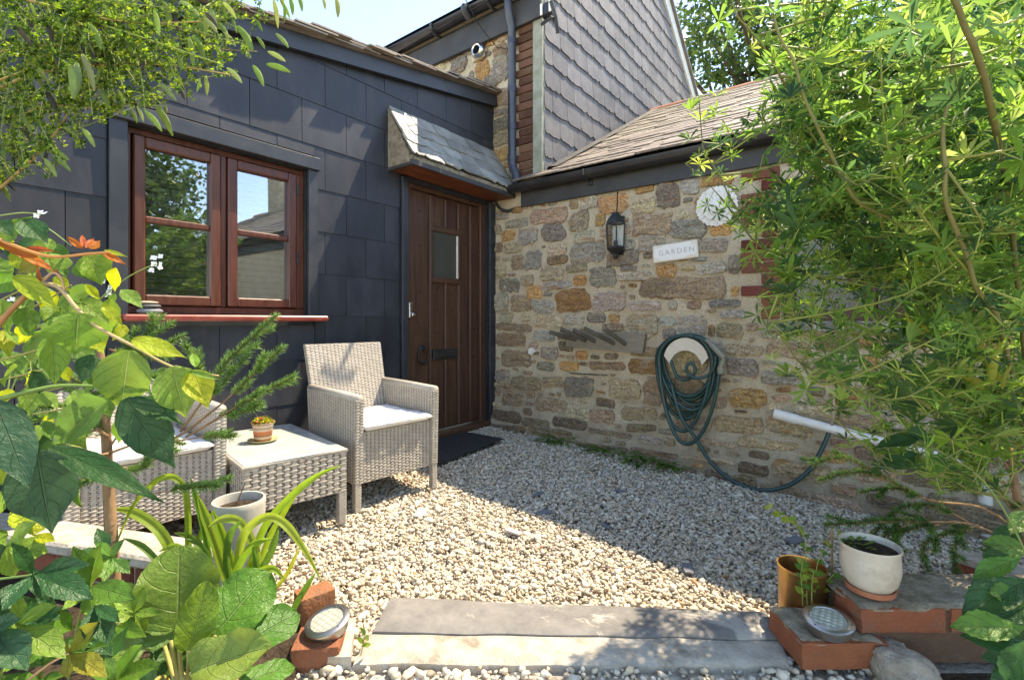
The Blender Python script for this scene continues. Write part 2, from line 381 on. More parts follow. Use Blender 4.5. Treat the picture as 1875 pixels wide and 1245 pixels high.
def leaf_mat(name, attr, veins, trans, rough=.45):
    n = NT(name)
    if attr: c = n.n('Attribute', attribute_name='Col').outputs['Color']
    else: c = n.objcol()
    p = n.pos(); f = n.noise(p, 38, 5, .6)
    c = n.hsv(c, h=n.math('MULTIPLY_ADD', f, .03, .485), v=n.math('MULTIPLY_ADD', f, .7, .65))
    nr = None
    if veins:
        u = n.n('SeparateXYZ'); n.l(n.n('UVMap', uv_map='UV').outputs[0], u.inputs[0])
        a = n.math('ABSOLUTE', n.math('MULTIPLY_ADD', u.outputs[0], 2, -1))
        mid = n.step(a, .055, .012)
        q = n.math('FRACT', n.math('MULTIPLY', n.math('ADD', n.math('SUBTRACT', u.outputs[1], n.math('MULTIPLY', n.math('POWER', a, 1.4), .34)), n.math('MULTIPLY', f, .07)), veins))
        sec = n.step(n.math('ABSOLUTE', n.math('SUBTRACT', q, .5)), .44, .495)
        ter = n.step(n.noise(n.n('UVMap', uv_map='UV').outputs[0], 34, 3, .6), .48, .52)
        v = n.math('MAXIMUM', mid, n.math('MULTIPLY', sec, n.math('MULTIPLY_ADD', f, .9, -.1, clamp=True)))
        c = n.mix(n.math('MULTIPLY', v, .5), c, n.hsv(c, h=.485, sa=.75, v=1.9))
        nr = n.bump(n.math('ADD', n.math('MULTIPLY', v, -1), n.math('MULTIPLY', n.noise(n.pos(), 90, 4, .6), .9)), .9, .005)
    pr = n.pbsdf(c, rough, .28, 0, nr)
    t = n.n('BsdfTranslucent'); n.l(n.hsv(c, h=.49, sa=1.03, v=1.7), t.inputs[0])
    m = n.n('MixShader'); m.inputs[0].default_value = trans; n.l(pr.outputs[0], m.inputs[1]); n.l(t.outputs[0], m.inputs[2])
    return n.done(m)
mats()
# ================================================================ GROUND
XT = 0.53                                   # outer corner of the tall house
def ground_sheet():
    mb = MB(); xs = [-60, -20, -5, 0, .4, .8, 1.2, 1.6, 2, 2.4, 2.8, 3.2, 4, 6, 12, 30, 60]; ys = [-60, -20, -8, -5, -4, -3, -2, -1, 0, 1, 4, 10, 25, 60]
    vs = [(x, y, gz(x) - .018) for y in ys for x in xs]; nx = len(xs)
    mb.add(vs, [(j * nx + i, j * nx + i + 1, (j + 1) * nx + i + 1, (j + 1) * nx + i) for j in range(len(ys) - 1) for i in range(nx - 1)])
    struct(build('ground', mb, M_['ground']))
ground_sheet()

# ================================================================ stones
SC = dict(g=(.41, .345, .265), b=(.36, .325, .265), n=(.40, .28, .175), t=(.52, .405, .255), o=(.54, .30, .115), d=(.32, .235, .155), p=(.45, .41, .35))
def stone_mesh(w, h, depth, proud, seed, rough=1.0):
    """irregular rubble stone, face in local XZ plane towards -Y, centred"""
    r = random.Random(seed); m = min(w, h); per = 2 * (w + h); n = max(12, min(26, int(per / .032))); out = []
    cut = [r.uniform(.02, .30) * m for _ in range(4)]; slx, slz = r.uniform(-.12, .12) * h, r.uniform(-.06, .06) * w
    for k in range(n):
        s = per * (k + r.uniform(-.3, .3)) / n % per
        if s < w: x, z = s - w / 2, -h / 2
        elif s < w + h: x, z = w / 2, s - w - h / 2
        elif s < 2 * w + h: x, z = w / 2 - (s - w - h), h / 2
        else: x, z = -w / 2, h / 2 - (s - 2 * w - h)
        ci = (0 if x < 0 else 1) + (0 if z < 0 else 2); dx, dz = w / 2 - abs(x), h / 2 - abs(z); c = cut[ci]
        if dx + dz < c: q = (c - dx - dz) / 2; x -= math.copysign(q, x); z -= math.copysign(q, z)
        x += slx * z / h; z += slz * x / w
        out.append((x + r.uniform(-.075, .055) * m * rough * (1 if x > 0 else -1), z + r.uniform(-.085, .055) * m * rough * (1 if z > 0 else -1)))
    out = [out[i] for i in sorted(range(n), key=lambda i: math.atan2(out[i][1] / h, out[i][0] / w))]
    vs = []; fs = []; tl = (r.uniform(-.05, .05), r.uniform(-.05, .05))
    rings = [(1.0, depth), (1.0, -proud * .2), (.965, -proud * .75), (.72, -proud), (.36, -proud)]
    for a, (k, y) in enumerate(rings):
        for (x, z) in out:
            jj = r.uniform(-.4, .4) * proud * rough if a >= 2 else r.uniform(-.15, .15) * proud
            vs.append((x * k + (r.uniform(-.05, .05) * m if a > 2 else 0), y + jj + (tl[0] * x + tl[1] * z if a > 0 else 0), z * k + (r.uniform(-.05, .05) * m if a > 2 else 0)))
    for a in range(len(rings) - 1):
        for k in range(n):
            k2 = (k + 1) % n; fs.append((a * n + k, a * n + k2, (a + 1) * n + k2, (a + 1) * n + k))
    fs.append(tuple((len(rings) - 1) * n + k for k in range(n)))
    mb = MB(); mb.add(vs, fs); return mb
def fill_rects(W0, W1, Z0, Z1, given, forbid, rnd, gap=.0055, sizes=None):
    """given: hand-placed (x0,z0,x1,z1,colour); returns those plus random stones in the free space"""
    s = .008; nx, nz = int((W1 - W0) / s), int((Z1 - Z0) / s); occ = np.zeros((nx, nz), bool); res = []
    def cells(x0, z0, x1, z1, g):
        return (max(0, int((x0 - g - W0) / s)), min(nx, int(math.ceil((x1 + g - W0) / s))), max(0, int((z0 - g - Z0) / s)), min(nz, int(math.ceil((z1 + g - Z0) / s))))
    for f in forbid: a, b, c, d = cells(*f, 0); occ[a:b, c:d] = True
    for q in given:
        x0, z0, x1, z1, c = q
        x0, x1 = min(x0, x1), max(x0, x1); z0, z1 = min(z0, z1), max(z0, z1)
        a, b, c2, d = cells(x0, z0, x1, z1, 0)
        if b <= a or d <= c2 or occ[a:b, c2:d].mean() > .45: continue
        a, b, c2, d = cells(x0, z0, x1, z1, gap); occ[a:b, c2:d] = True; res.append((x0, z0, x1, z1, c))
    for (wa, wb, ha, hb, tries) in sizes:
        for _ in range(tries):
            w_ = rnd.uniform(wa, wb); h_ = rnd.uniform(ha, hb); x = rnd.uniform(W0 + .006, W1 - w_ - .006); z = rnd.uniform(Z0, Z1 - h_)
            a, b, c, d = cells(x, z, x + w_, z + h_, gap)
            if occ[a:b, c:d].any(): continue
            occ[a:b, c:d] = True
            zz = z + h_ / 2
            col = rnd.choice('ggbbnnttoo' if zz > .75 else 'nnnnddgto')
            res.append((x, z, x + w_, z + h_, col))
    out = []
    for (x0, z0, x1, z1, c) in res:
        g = [x0, z0, x1, z1]; lim = (min(.035, (x1 - x0) * .2), min(.02, (z1 - z0) * .22)); org = tuple(g)
        a, b, c2, d = cells(*g, gap); occ[a:b, c2:d] = False
        for _ in range(8):
            for side in range(4):
                h = list(g); h[side] += s * (-1 if side < 2 else 1)
                if abs(h[side] - org[side]) > lim[side % 2] or h[0] < W0 or h[2] > W1: continue
                a, b, c2, d = cells(*h, gap * .6)
                if not occ[a:b, c2:d].any(): g = h
        a, b, c2, d = cells(*g, gap * .6); occ[a:b, c2:d] = True
        out.append((*g, c))
    return out
def lay_stones(res, parent, y, rnd, tilt=lambda z: 0.0, limit=290):
    res = sorted(res, key=lambda q: -(q[2] - q[0]) * (q[3] - q[1])); rest = MB()
    for i, (x0, z0, x1, z1, c) in enumerate(res):
        w_, h_ = x1 - x0, z1 - z0; proud = rnd.uniform(.006, .016) + .04 * min(h_, .12)
        mb = stone_mesh(w_, h_, .05, proud, rnd.random())
        M = Matrix.Translation(((x0 + x1) / 2, y - tilt((z0 + z1) / 2), (z0 + z1) / 2)) @ Matrix.Rotation(rnd.uniform(-.05, .05), 4, 'Y') @ Matrix.Rotation(rnd.uniform(-.04, .04), 4, 'X')
        k = SC[c]; j = rnd.uniform(.55, 1.3); kc = [min(1, v * j * rnd.uniform(.94, 1.06)) for v in k]
        if i < limit: build('stone', mb, M_['stone'], parent, M, color=kc)
        else: rest.add([M @ Vector(v) for v in mb.v], mb.f)
    if rest.v: build('small_stones', rest, M_['stone'], parent, color=SC['n'], kind='stuff')

# digitised stones of the low house wall (photo zoom windows -> wall plane)
def dig(x0, y0, sc, items, Y=0):
    o = []
    for it in items.split(';'):
        a = it.split(','); x_0, y_0, x_1, y_1 = map(float, a[:4]); c = a[4].strip()
        p = onY(x0 + x_0 / sc, y0 + y_0 / sc, Y); q = onY(x0 + x_1 / sc, y0 + y_1 / sc, Y)
        o.append((p.x, min(p.z, q.z), q.x, max(p.z, q.z), c))
    return o
GIV = dig(880, 300, 3.458, "310,300,540,365,n;568,312,690,428,t;240,418,360,500,b;388,395,540,470,b;598,428,725,500,g;135,428,205,488,o;100,500,140,548,n;755,225,930,300,o;628,225,738,270,g;950,235,1100,305,t;1112,140,1235,270,g;960,335,1215,440,n;735,318,785,378,o;1000,455,1170,545,g;570,510,785,622,b;430,530,545,578,t;425,590,552,635,n;290,560,385,665,b;200,585,270,655,n;800,565,1005,640,g;540,640,678,678,t;690,665,850,780,b;870,690,1080,738,g;885,650,990,675,g;385,655,525,740,t;115,730,243,800,b;258,720,340,770,t;298,780,385,850,o;400,750,570,785,b;475,800,695,930,o;705,830,920,935,g;1005,745,1240,850,n;950,875,1115,925,g;100,835,180,920,g;195,835,325,930,n;330,865,455,945,b;540,950,640,1020,g;680,945,790,1000,g;810,950,885,1005,o;920,965,1125,1100,g;1135,970,1235,1022,b;1165,1040,1240,1110,g;340,955,520,1030,t;120,945,200,1005,g;115,1010,325,1060,n;115,1068,270,1145,n;350,1060,450,1115,b;770,1010,900,1060,n;1120,645,1240,710,o;1190,870,1240,920,g;1030,560,1085,590,n;910,490,980,545,g;100,400,135,450,g;160,505,260,560,t;105,655,160,720,t")
GIV += dig(880, 580, 3.606, "145,230,330,330,n;520,290,640,360,o;640,230,700,285,o;720,290,930,350,n;970,285,1170,370,o;850,405,1030,545,n;205,385,400,485,n;550,395,750,540,g;405,390,545,470,n;960,590,1165,690,n;1075,410,1200,575,d;150,500,270,595,n;370,525,570,640,n;590,590,720,690,t;730,600,880,700,n;1650,460,1875,610,o;1645,180,1850,260,t;1640,270,1830,400,g;1480,790,1700,860,n;1180,730,1300,780,g;1090,780,1200,830,g;590,365,830,392,g;300,660,480,740,d;500,650,720,740,d;730,720,1000,790,d;1000,700,1170,770,n;1300,640,1500,760,t;1560,640,1860,770,n;120,610,290,690,d;1250,400,1480,560,n;1230,200,1480,380,t;100,690,330,790,d;350,700,640,800,d;660,800,1000,880,n;1020,840,1330,920,n;1340,880,1700,960,t;1250,580,1420,640,n")
GIV += dig(1180, 400, 2.49, "0,280,380,360,n;55,205,240,260,o;265,110,365,155,g;260,210,355,245,g;380,170,440,250,g;395,315,430,355,o;300,370,440,405,b;360,415,460,450,b;150,450,275,530,b;70,450,145,485,b;325,475,450,540,t;290,485,320,530,o;385,570,520,620,t;560,560,740,635,n;380,645,520,735,g;535,650,650,670,b;395,765,580,875,o;535,700,700,760,g;340,880,540,970,n;560,890,760,1010,t;430,990,700,1060,n;330,1080,560,1130,d;600,1080,830,1180,n;120,20,260,90,g;0,110,30,270,n")

# ================================================================ LOW STONE HOUSE (right)
low = thing('stone_cottage', 'low rubble stone cottage with tiled lean roof and black gutter', 'house', (1.8, .3, -.1))
X0L, X1L = 0.0, 9.2
def plinth(z): return .11 * max(0.0, min(1.0, (.30 - z) / .35)) ** 1.3      # the wall foot bulges out
WO = (2.345, .93, 3.25, 1.82)                # window opening x0,z0,x1,z1
def low_wall():
    mb = MB(); zs = [-.35, -.2, -.1, 0, .1, .2, .3, .45, .6, .93, 1.4, 1.82, 2.1]
    xs = [X0L] + [round(.1 * i, 2) for i in range(1, 23)] + [2.345, 2.5, 2.7, 2.9, 3.1, 3.25, 3.5, 4, 6, X1L]
    nx = len(xs); vs = []
    for z in zs:
        for x in xs: vs.append((x, -plinth(z) + .003 * mnoise.noise(Vector((x * 5, z * 7, 2))) * (0 if x in (0, 2.345, 3.25) else 1), z))
    fs = []
    for j in range(len(zs) - 1):
        for i in range(nx - 1):
            if xs[i] >= WO[0] and xs[i + 1] <= WO[2] and zs[j] >= WO[1] and zs[j + 1] <= WO[3]: continue
            fs.append((j * nx + i, j * nx + i + 1, (j + 1) * nx + i + 1, (j + 1) * nx + i))
    mb.add(vs, fs)
    D = .22                                       # window reveals
    for (a, b) in (((WO[0], WO[1]), (WO[0], WO[3])), ((WO[0], WO[3]), (WO[2], WO[3])), ((WO[2], WO[3]), (WO[2], WO[1])), ((WO[2], WO[1]), (WO[0], WO[1]))):
        mb.add([(a[0], 0, a[1]), (b[0], 0, b[1]), (b[0], D, b[1]), (a[0], D, a[1])], [(0, 1, 2, 3)])
    mb.add([(X1L, 0, -.35), (X1L, 5, -.35), (X1L, 5, 2.1), (X1L, 0, 2.1), (X1L, 2.49, 3.5)], [(0, 1, 2, 4, 3)])
    build('wall', mb, M_['mortar'], low)
low_wall()
rs = random.Random(3)
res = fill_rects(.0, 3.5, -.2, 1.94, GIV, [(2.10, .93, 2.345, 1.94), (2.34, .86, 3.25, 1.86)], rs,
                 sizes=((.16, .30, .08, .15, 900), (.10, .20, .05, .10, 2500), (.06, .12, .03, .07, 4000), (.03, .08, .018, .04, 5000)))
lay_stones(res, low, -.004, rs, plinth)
# brick quoins of the window
rb = random.Random(5); z = .945; k = 0
while z < 1.9:
    x0 = 2.115 if k % 4 in (0, 1, 2) and k != 0 else 2.235
    if k in (0, 1): x0 = 2.235
    mb = MB(); box(mb, (x0, -.022, z), (2.338, .06, z + .064), .004)
    build('brick', mb, M_['brick'], low, color=(lambda k: [v * k for v in (.20, .07, .047)])(rb.uniform(.7, 1.15))); z += .075; k += 1
# window
win2 = build('window', box(MB(), (2.345, .10, .918), (3.25, .15, 1.0), .004), M_['wood_door'], low)
for a in ((2.345, .10, 1.0, 2.41, .15, 1.78), (3.19, .10, 1.0, 3.25, .15, 1.78), (2.345, .10, 1.78, 3.25, .15, 1.84), (2.77, .10, 1.0, 2.83, .15, 1.78)):
    build('frame', box(MB(), a[:3], a[3:], .004), M_['wood_door'], win2)
for xa in (2.415, 2.835): build('pane', box(MB(), (xa, .125, 1.0), (xa + .35, .13, 1.78)), M_['obscure' if 0 else 'glass_obscure'], win2)
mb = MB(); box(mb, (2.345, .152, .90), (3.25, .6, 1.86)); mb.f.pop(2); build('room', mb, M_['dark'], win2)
build('sill', box(MB(), (2.27, -.05, .865), (3.30, .16, .925), .006), M_['slab'], win2)
# fascia, gutter, brackets
build('fascia', box(MB(), (.335, -.035, 1.925), (X1L, -.008, 2.085), .003), M_['fascia_grey'], low)
mb = MB(); n = 10; ys = []
for i, x in enumerate((.27, X1L)):
    for k in range(n + 1):
        th = math.pi * k / n; mb.v.append((x, -.095 - .06 * math.cos(th), 2.10 - .06 * math.sin(th)))
    for k in range(n + 1):
        th = math.pi * (n - k) / n; mb.v.append((x, -.095 - .055 * math.cos(th), 2.10 - .055 * math.sin(th)))
m2 = 2 * (n + 1)
mb.f += [(k, (k + 1) % m2, m2 + (k + 1) % m2, m2 + k) for k in range(m2)]
mb.f += [tuple(range(n + 1)), tuple(m2 + k for k in range(n + 1))]
build('gutter', mb, M_['gutter_black'], low, auto=40, smooth=True)
for x in (1.02, 1.9, 2.8, 3.7):
    mb = MB(); tube(mb, [(x, -.16, 2.10), (x, -.155, 2.06), (x, -.10, 2.033), (x, -.03, 2.05)], .012, n=6); box(mb, (x - .018, -.05, 2.0), (x + .018, -.03, 2.07), .003)
    build('gutter_bracket', mb, M_['gutter_black'], low)
# roof
RP = (2.49 + .10, 3.56 - 2.125)               # run, rise
RL = math.hypot(*RP); ru = Vector((0, RP[0] / RL, RP[1] / RL)); rnm = Vector((0, -RP[1] / RL, RP[0] / RL)); eave = Vector((0, -.10, 2.125))
mb = MB(); mb.add([(.30, -.08, 2.10), (X1L, -.08, 2.10), (X1L, 2.49, 3.53), (XT, 2.49, 3.53), (XT, 0.2, 2.255), (.30, 0.0, 2.145)], [(0, 1, 2, 3, 4, 5)])
mb.add([(X1L, 2.49, 3.53), (XT, 2.49, 3.53), (XT, 5.1, 2.1), (X1L, 5.1, 2.1)], [(0, 1, 2, 3)])
build('roof', mb, M_['slate_roof'], low)
rr = random.Random(11); sl = [box(MB(), (-.5, 0, 0), (.5, 1, 1), 0).mesh('roof_slate') for _ in range(1)]
def slate_variant(seed, chips=.02):
    r = random.Random(seed); n = 7; vs = []; 
    bot = [(-.5 + k / n, r.uniform(0, chips) + (r.uniform(0, chips * 2) if k in (0, n) else 0)) for k in range(n + 1)]
    prof = bot + [(.5, 1), (-.5, 1)]
    for z in (0, 1): vs += [(x, y, z) for x, y in prof]
    m = len(prof); fs = [tuple(range(m - 1, -1, -1)), tuple(m + k for k in range(m))] + [(k, (k + 1) % m, m + (k + 1) % m, m + k) for k in range(m)]
    mb = MB(); mb.add(vs, fs); return mb
def slate_set(name, mat, chips, cnt=6):
    o = []
    for i in range(cnt):
        me = slate_variant(i * 7 + 1, chips).mesh(name); me.materials.append(mat); o.append(me)
    return o
SV_roof = slate_set('roof_slate', M_['slate_roof'], .05)
cnt = 0; rest = MB(); exp = .098; cand = []
nco = int(RL / exp)
for j in range(nco + 1):
    s = j * exp - .03; x = .30 + (j % 2) * .11 - rr.uniform(0, .03)
    while x < X1L:
        wd = rr.uniform(.16, .27); xc = x + wd / 2
        yy = (eave + ru * s).y
        if xc > XT + .02 + wd / 2 or (yy < .03 and xc > .33): cand.append((j, s, xc, wd))
        x += wd
cand.sort(key=lambda q: (Vector((q[2], q[1] * .88 - .1, 2.1 + q[1] * .5)) - CAM).length)
for i, (j, s, xc, wd) in enumerate(cand):
    tilt = rr.uniform(.8, 1.9)
    M = frame(eave + ru * s + Vector((xc, 0, 0)) + rnm * (.018 + rr.uniform(0, .006)), (1, 0, 0), rnm) @ Matrix.Rotation(-R_(3.0), 4, 'X') @ Matrix.Rotation(rr.uniform(-.012, .012), 4, 'Z') @ Matrix.Diagonal((wd - .004, .21, .011 * tilt / 1.2, 1))
    if i < 270: link('roof_slate', SV_roof[i % 6], None, low, M)
    else: me = SV_roof[i % 6]; rest.add([M @ v.co for v in me.vertices], [tuple(p.vertices) for p in me.polygons])
build('roof_slates', rest, M_['slate_roof'], low, kind='stuff')
x = XT + .02
while x < X1L:                                  # ridge tiles
    mb = MB(); L = .43; n = 7
    for xx in (x, x + L - .006):
        for rad in (.125, .108):
            for k in range(n + 1):
                th = math.pi * (.12 + .76 * k / n); mb.v.append((xx, 2.49 - rad * math.cos(th) * 1.15, 3.47 + rad * math.sin(th)))
    q = n + 1
    mb.f += [(k, k + 1, 2 * q + k + 1, 2 * q + k) for k in range(n)] + [(k, k + 1, q + k + 1, q + k) for k in range(n)] + [(2 * q + k, 2 * q + k + 1, 3 * q + k + 1, 3 * q + k) for k in range(n)]
    mb.f += [(0, q, 3 * q, 2 * q), (n, q + n, 3 * q + n, 2 * q + n)]
    build('ridge_tile', mb, M_['slate_roof'] if rr.random() < .5 else M_['terracotta'], low); x += L
# chimney at the far end (mirrored in the window of the slate-hung cottage)
ch = boxo('chimney', (8.0, 2.2, 3.2), (8.55, 2.75, 4.35), M_['mortar'], low, .02)
for q in (8.15, 8.4):
    mb = MB(); lathe(mb, [(.11, 4.35), (.09, 4.6), (.105, 4.65), (.07, 4.65)], 14, Matrix.Translation((q, 2.5, 0))); build('chimney_pot', mb, M_['terracotta'], ch)

# ================================================================ TALL HOUSE (centre, behind)
tall = thing('tall_house', 'tall stone house with slate-hung gable rising behind the low roofs', 'house', (-.3, 1.5, 0))
GA = (2.41, 5.66)                              # gable apex y,z
sl_ = .71
mb = MB()
mb.add([(-2.0, .002, 1.9), (XT, .002, 1.9), (XT, .002, 3.86), (-2.0, .002, 3.86)], [(0, 1, 2, 3)])
mb.add([(-2.0, .002, 1.9), (-2, 4.8, 1.9), (-2, 4.8, 3.9), (-2, 2.41, 5.6), (-2.0, .002, 3.86)], [(0, 1, 2, 3, 4)])
build('wall', mb, M_['mortar'], tall)
mb = MB(); mb.add([(XT - .012, .002, 1.9), (XT - .012, 4.82, 1.9), (XT - .012, 4.82, 3.9), (XT - .012, 2.41, 5.62), (XT - .012, .002, 3.9)], [(0, 1, 2, 3, 4)])
build('gable_wall', mb, M_['cement'], tall)
rt = random.Random(21)
GT = dig(680, 0, 5.188, "940,360,1070,470,o;730,400,930,540,g;760,570,910,660,b;1200,250,1330,360,n;1140,650,1290,760,b;1050,760,1200,830,b;1000,620,1120,780,o;540,600,700,680,t;780,690,840,750,b;1150,560,1290,620,b;930,690,970,740,g;1150,450,1290,520,n")
res = fill_rects(-1.5, .27, 2.15, 3.55, GT, [], rt, sizes=((.16, .30, .08, .14, 300), (.10, .18, .05, .09, 700), (.05, .10, .03, .06, 900)))
lay_stones(res, tall, 0, rt, limit=150)
z = 2.18; k = 0                                # brick corner
while z < 3.72:
    x0 = .30 if k % 2 else .265
    build('brick', box(MB(), (x0, -.016 - rt.uniform(0, .006), z), (.452, .05, z + .064), .005), M_['brick'], tall, color=(lambda k: [v * k for v in (.15, .075, .052)])(rt.uniform(.6, 1.15))); z += .0745; k += 1
build('corner_board', box(MB(), (.458, -.030, 2.17), (XT + .022, .03, 3.9), .004), M_['white_trim'], tall)
# eaves: fascia + gutter + roof + downpipe
build('fascia', box(MB(), (-2.0, -.06, 3.50), (XT + .03, -.03, 3.72), .003), M_['fascia_grey'], tall)
build('soffit', box(MB(), (-2.0, -.06, 3.724), (XT + .03, -.004, 3.74)), M_['fascia_grey'], tall)
mb = MB()
for i, x in enumerate((-2.05, XT + .05)):
    for k in range(n + 1):
        th = math.pi * k / n; mb.v.append((x, -.13 - .065 * math.cos(th), 3.79 - .065 * math.sin(th)))
    for k in range(n + 1):
        th = math.pi * (n - k) / n; mb.v.append((x, -.13 - .059 * math.cos(th), 3.79 - .059 * math.sin(th)))
m2 = 2 * (n + 1)
n = 10
m2 = 2 * (n + 1)
mb.f += [(k, (k + 1) % m2, m2 + (k + 1) % m2, m2 + k) for k in range(m2)] + [tuple(range(n + 1)), tuple(m2 + k for k in range(n + 1))]
build('gutter', mb, M_['gutter_black'], tall, smooth=True, auto=40)
for x in (-1.3, -.62, .08):
    mb = MB(); tube(mb, [(x, -.2, 3.80), (x, -.19, 3.75), (x, -.13, 3.715), (x, -.055, 3.735)], .013, n=6); build('gutter_bracket', mb, M_['gutter_black'], tall)
mb = MB(); tube(mb, smooth_path([(-.18, -.195, 3.80), (-.18, -.20, 3.76), (-.17, -.14, 3.70)], 3), .03, n=8); build('gutter_joint', mb, M_['gutter_black'], tall)
mb = MB()
for ya, za, yb, zb in ((-.17, 3.80, GA[0], GA[1] + .06), (GA[0], GA[1] + .06, 5.0, 3.80)):
    mb.add([(-2.1, ya, za), (XT + .09, ya, za), (XT + .09, yb, zb), (-2.1, yb, zb)], [(0, 1, 2, 3)])
    mb.add([(-2.1, ya, za + .04), (XT + .09, ya, za + .04), (XT + .09, yb, zb + .04), (-2.1, yb, zb + .04)], [(0, 1, 2, 3)])
    mb.add([(XT + .09, ya, za), (XT + .09, yb, zb), (XT + .09, yb, zb + .04), (XT + .09, ya, za + .04)], [(0, 1, 2, 3)])
build('roof', mb, M_['slate_gable'], tall)
mb = MB()                                       # pale barge board on the back slope
d = Vector((0, 5.0 - GA[0], 3.80 - GA[1] - .06)).normalized()
for a, b in (((GA[0], GA[1]), (4.95, GA[1] - sl_ * (4.95 - GA[0]))), ((GA[0], GA[1]), (-.12, GA[1] - sl_ * (GA[0] + .12)))):
    vs = [(XT + .012, a[0], a[1] - .16), (XT + .012, b[0], b[1] - .16), (XT + .012, b[0], b[1] + .04), (XT + .012, a[0], a[1] + .04)]
    vs += [(XT + .05, *v[1:]) for v in vs]
    mb.add(vs, [(0, 1, 2, 3), (4, 5, 6, 7), (0, 1, 5, 4), (1, 2, 6, 5), (2, 3, 7, 6), (3, 0, 4, 7)])
build('barge_board', mb, simple('barge_white', (.55, .60, .60), (.48, .52, .52), 10, .5, .4, bump=.05), tall)
SV_g = slate_set('gable_slate', M_['slate_gable'], .055)
e = .2015; z0 = 2.336
for j in range(-1, 17):
    z = z0 + e * j; y = .012 + (j % 2) * .125 - .125
    while y < 4.7:
        a = max(y, .004); b = y + .25; yc = (a + b) / 2; wd = b - a
        lim = 2.10 + (yc + .10) * RP[1] / RP[0]
        top = GA[1] - sl_ * abs(yc - GA[0])
        if wd > .03 and z + e * 1.2 > lim and z + .08 < top - .05:
            M = frame((XT + .024, yc, z), (0, 1, 0), (1, 0, 0)) @ Matrix.Rotation(R_(-3.2), 4, 'X') @ Matrix.Rotation(rt.uniform(-.006, .006), 4, 'Z')
            link('gable_slate', SV_g[rt.randrange(6)], None, tall, M @ Matrix.Diagonal((wd - .005, min(.30, top - z), .009, 1)))
        y += .25
mb = MB(); mb.add([(XT + .03, .0, 2.19), (XT + .03, 2.47, 3.56), (XT + .07, 2.47, 3.60), (XT + .16, 2.47, 3.585), (XT + .16, .0, 2.23), (XT + .07, .0, 2.24)], [(0, 1, 2, 5), (2, 3, 4, 5)])
build('lead_flashing', mb, M_['fascia_grey'], tall)
# downpipe
mb = MB(); px_ = .268
tube(mb, smooth_path([(px_, -.13, 3.75), (px_, -.12, 3.62), (px_, -.075, 3.5)], 3) + [(px_, -.07, 2.4)] + smooth_path([(px_, -.07, 2.33), (px_ + .01, -.072, 2.27), (px_ + .05, -.085, 2.2), (px_ + .065, -.09, 2.12)], 3), .036, n=14)
dp = build('downpipe', mb, M_['downpipe'], tall, smooth=True, auto=40)
for z in (3.38, 2.96, 2.63, 2.36): build('collar', tube(MB(), [(px_, -.07, z - .025), (px_, -.07, z + .025)], .041, n=14), M_['downpipe'], dp, smooth=True, auto=40)
# vent cowl
vc = onY(880, 97, -.02)
mb = MB(); A = Matrix.Translation(vc) @ Matrix.Rotation(R_(90), 4, 'X')
lathe(mb, [(.062, -.01), (.075, .0), (.078, .02), (.066, .06), (.05, .075), (.04, .07), (.038, .02)], 20, A)
v_ = build('vent_cowl', mb, M_['chrome'], tall, smooth=True, auto=50)
build('duct', lathe(MB(), [(.037, .03), (.0001, .031)], 16, A), M_['dark'], v_)
# flood light and dish arm under the eaves, wires
fl = onY(1005, 22, -.06)
mb = MB(); box(mb, (fl.x - .055, -.11, fl.z - .05), (fl.x + .055, -.03, fl.z + .06), .01); v_ = build('flood_light', mb, M_['gutter_black'], tall)
for dx in (-.04, .045): build('lamp_tube', box(MB(), (fl.x + dx - .011, -.125, fl.z - .045), (fl.x + dx + .011, -.112, fl.z + .05), .004), M_['bulb'], v_)
v_ = build('aerial_arm', tube(MB(), [onY(992, 45, -.03), onX(1009, 32, .72), onX(1013, 36, .78)], .014, n=8), M_['gutter_black'], tall)
pA, pB = onX(1008, 2, .78), onX(1021, 62, .78)
mb = MB(); tube(mb, [pA, (pA + pB) / 2 + Vector((.01, 0, 0)), pB], .016, n=8); build('aerial_plate', mb, M_['gutter_black'], v_)
wire = tag(build('overhead_wire', tube(MB(), smooth_path([onY(852, 0, -.9), onY(880, 50, -.5), onY(907, 84, -.06), onY(915, 88, -.035), onY(936, 90, -.04)], 5), .0035, n=5), M_['cable']), 'thin overhead wire running to the tall stone wall by the downpipe', 'wire')

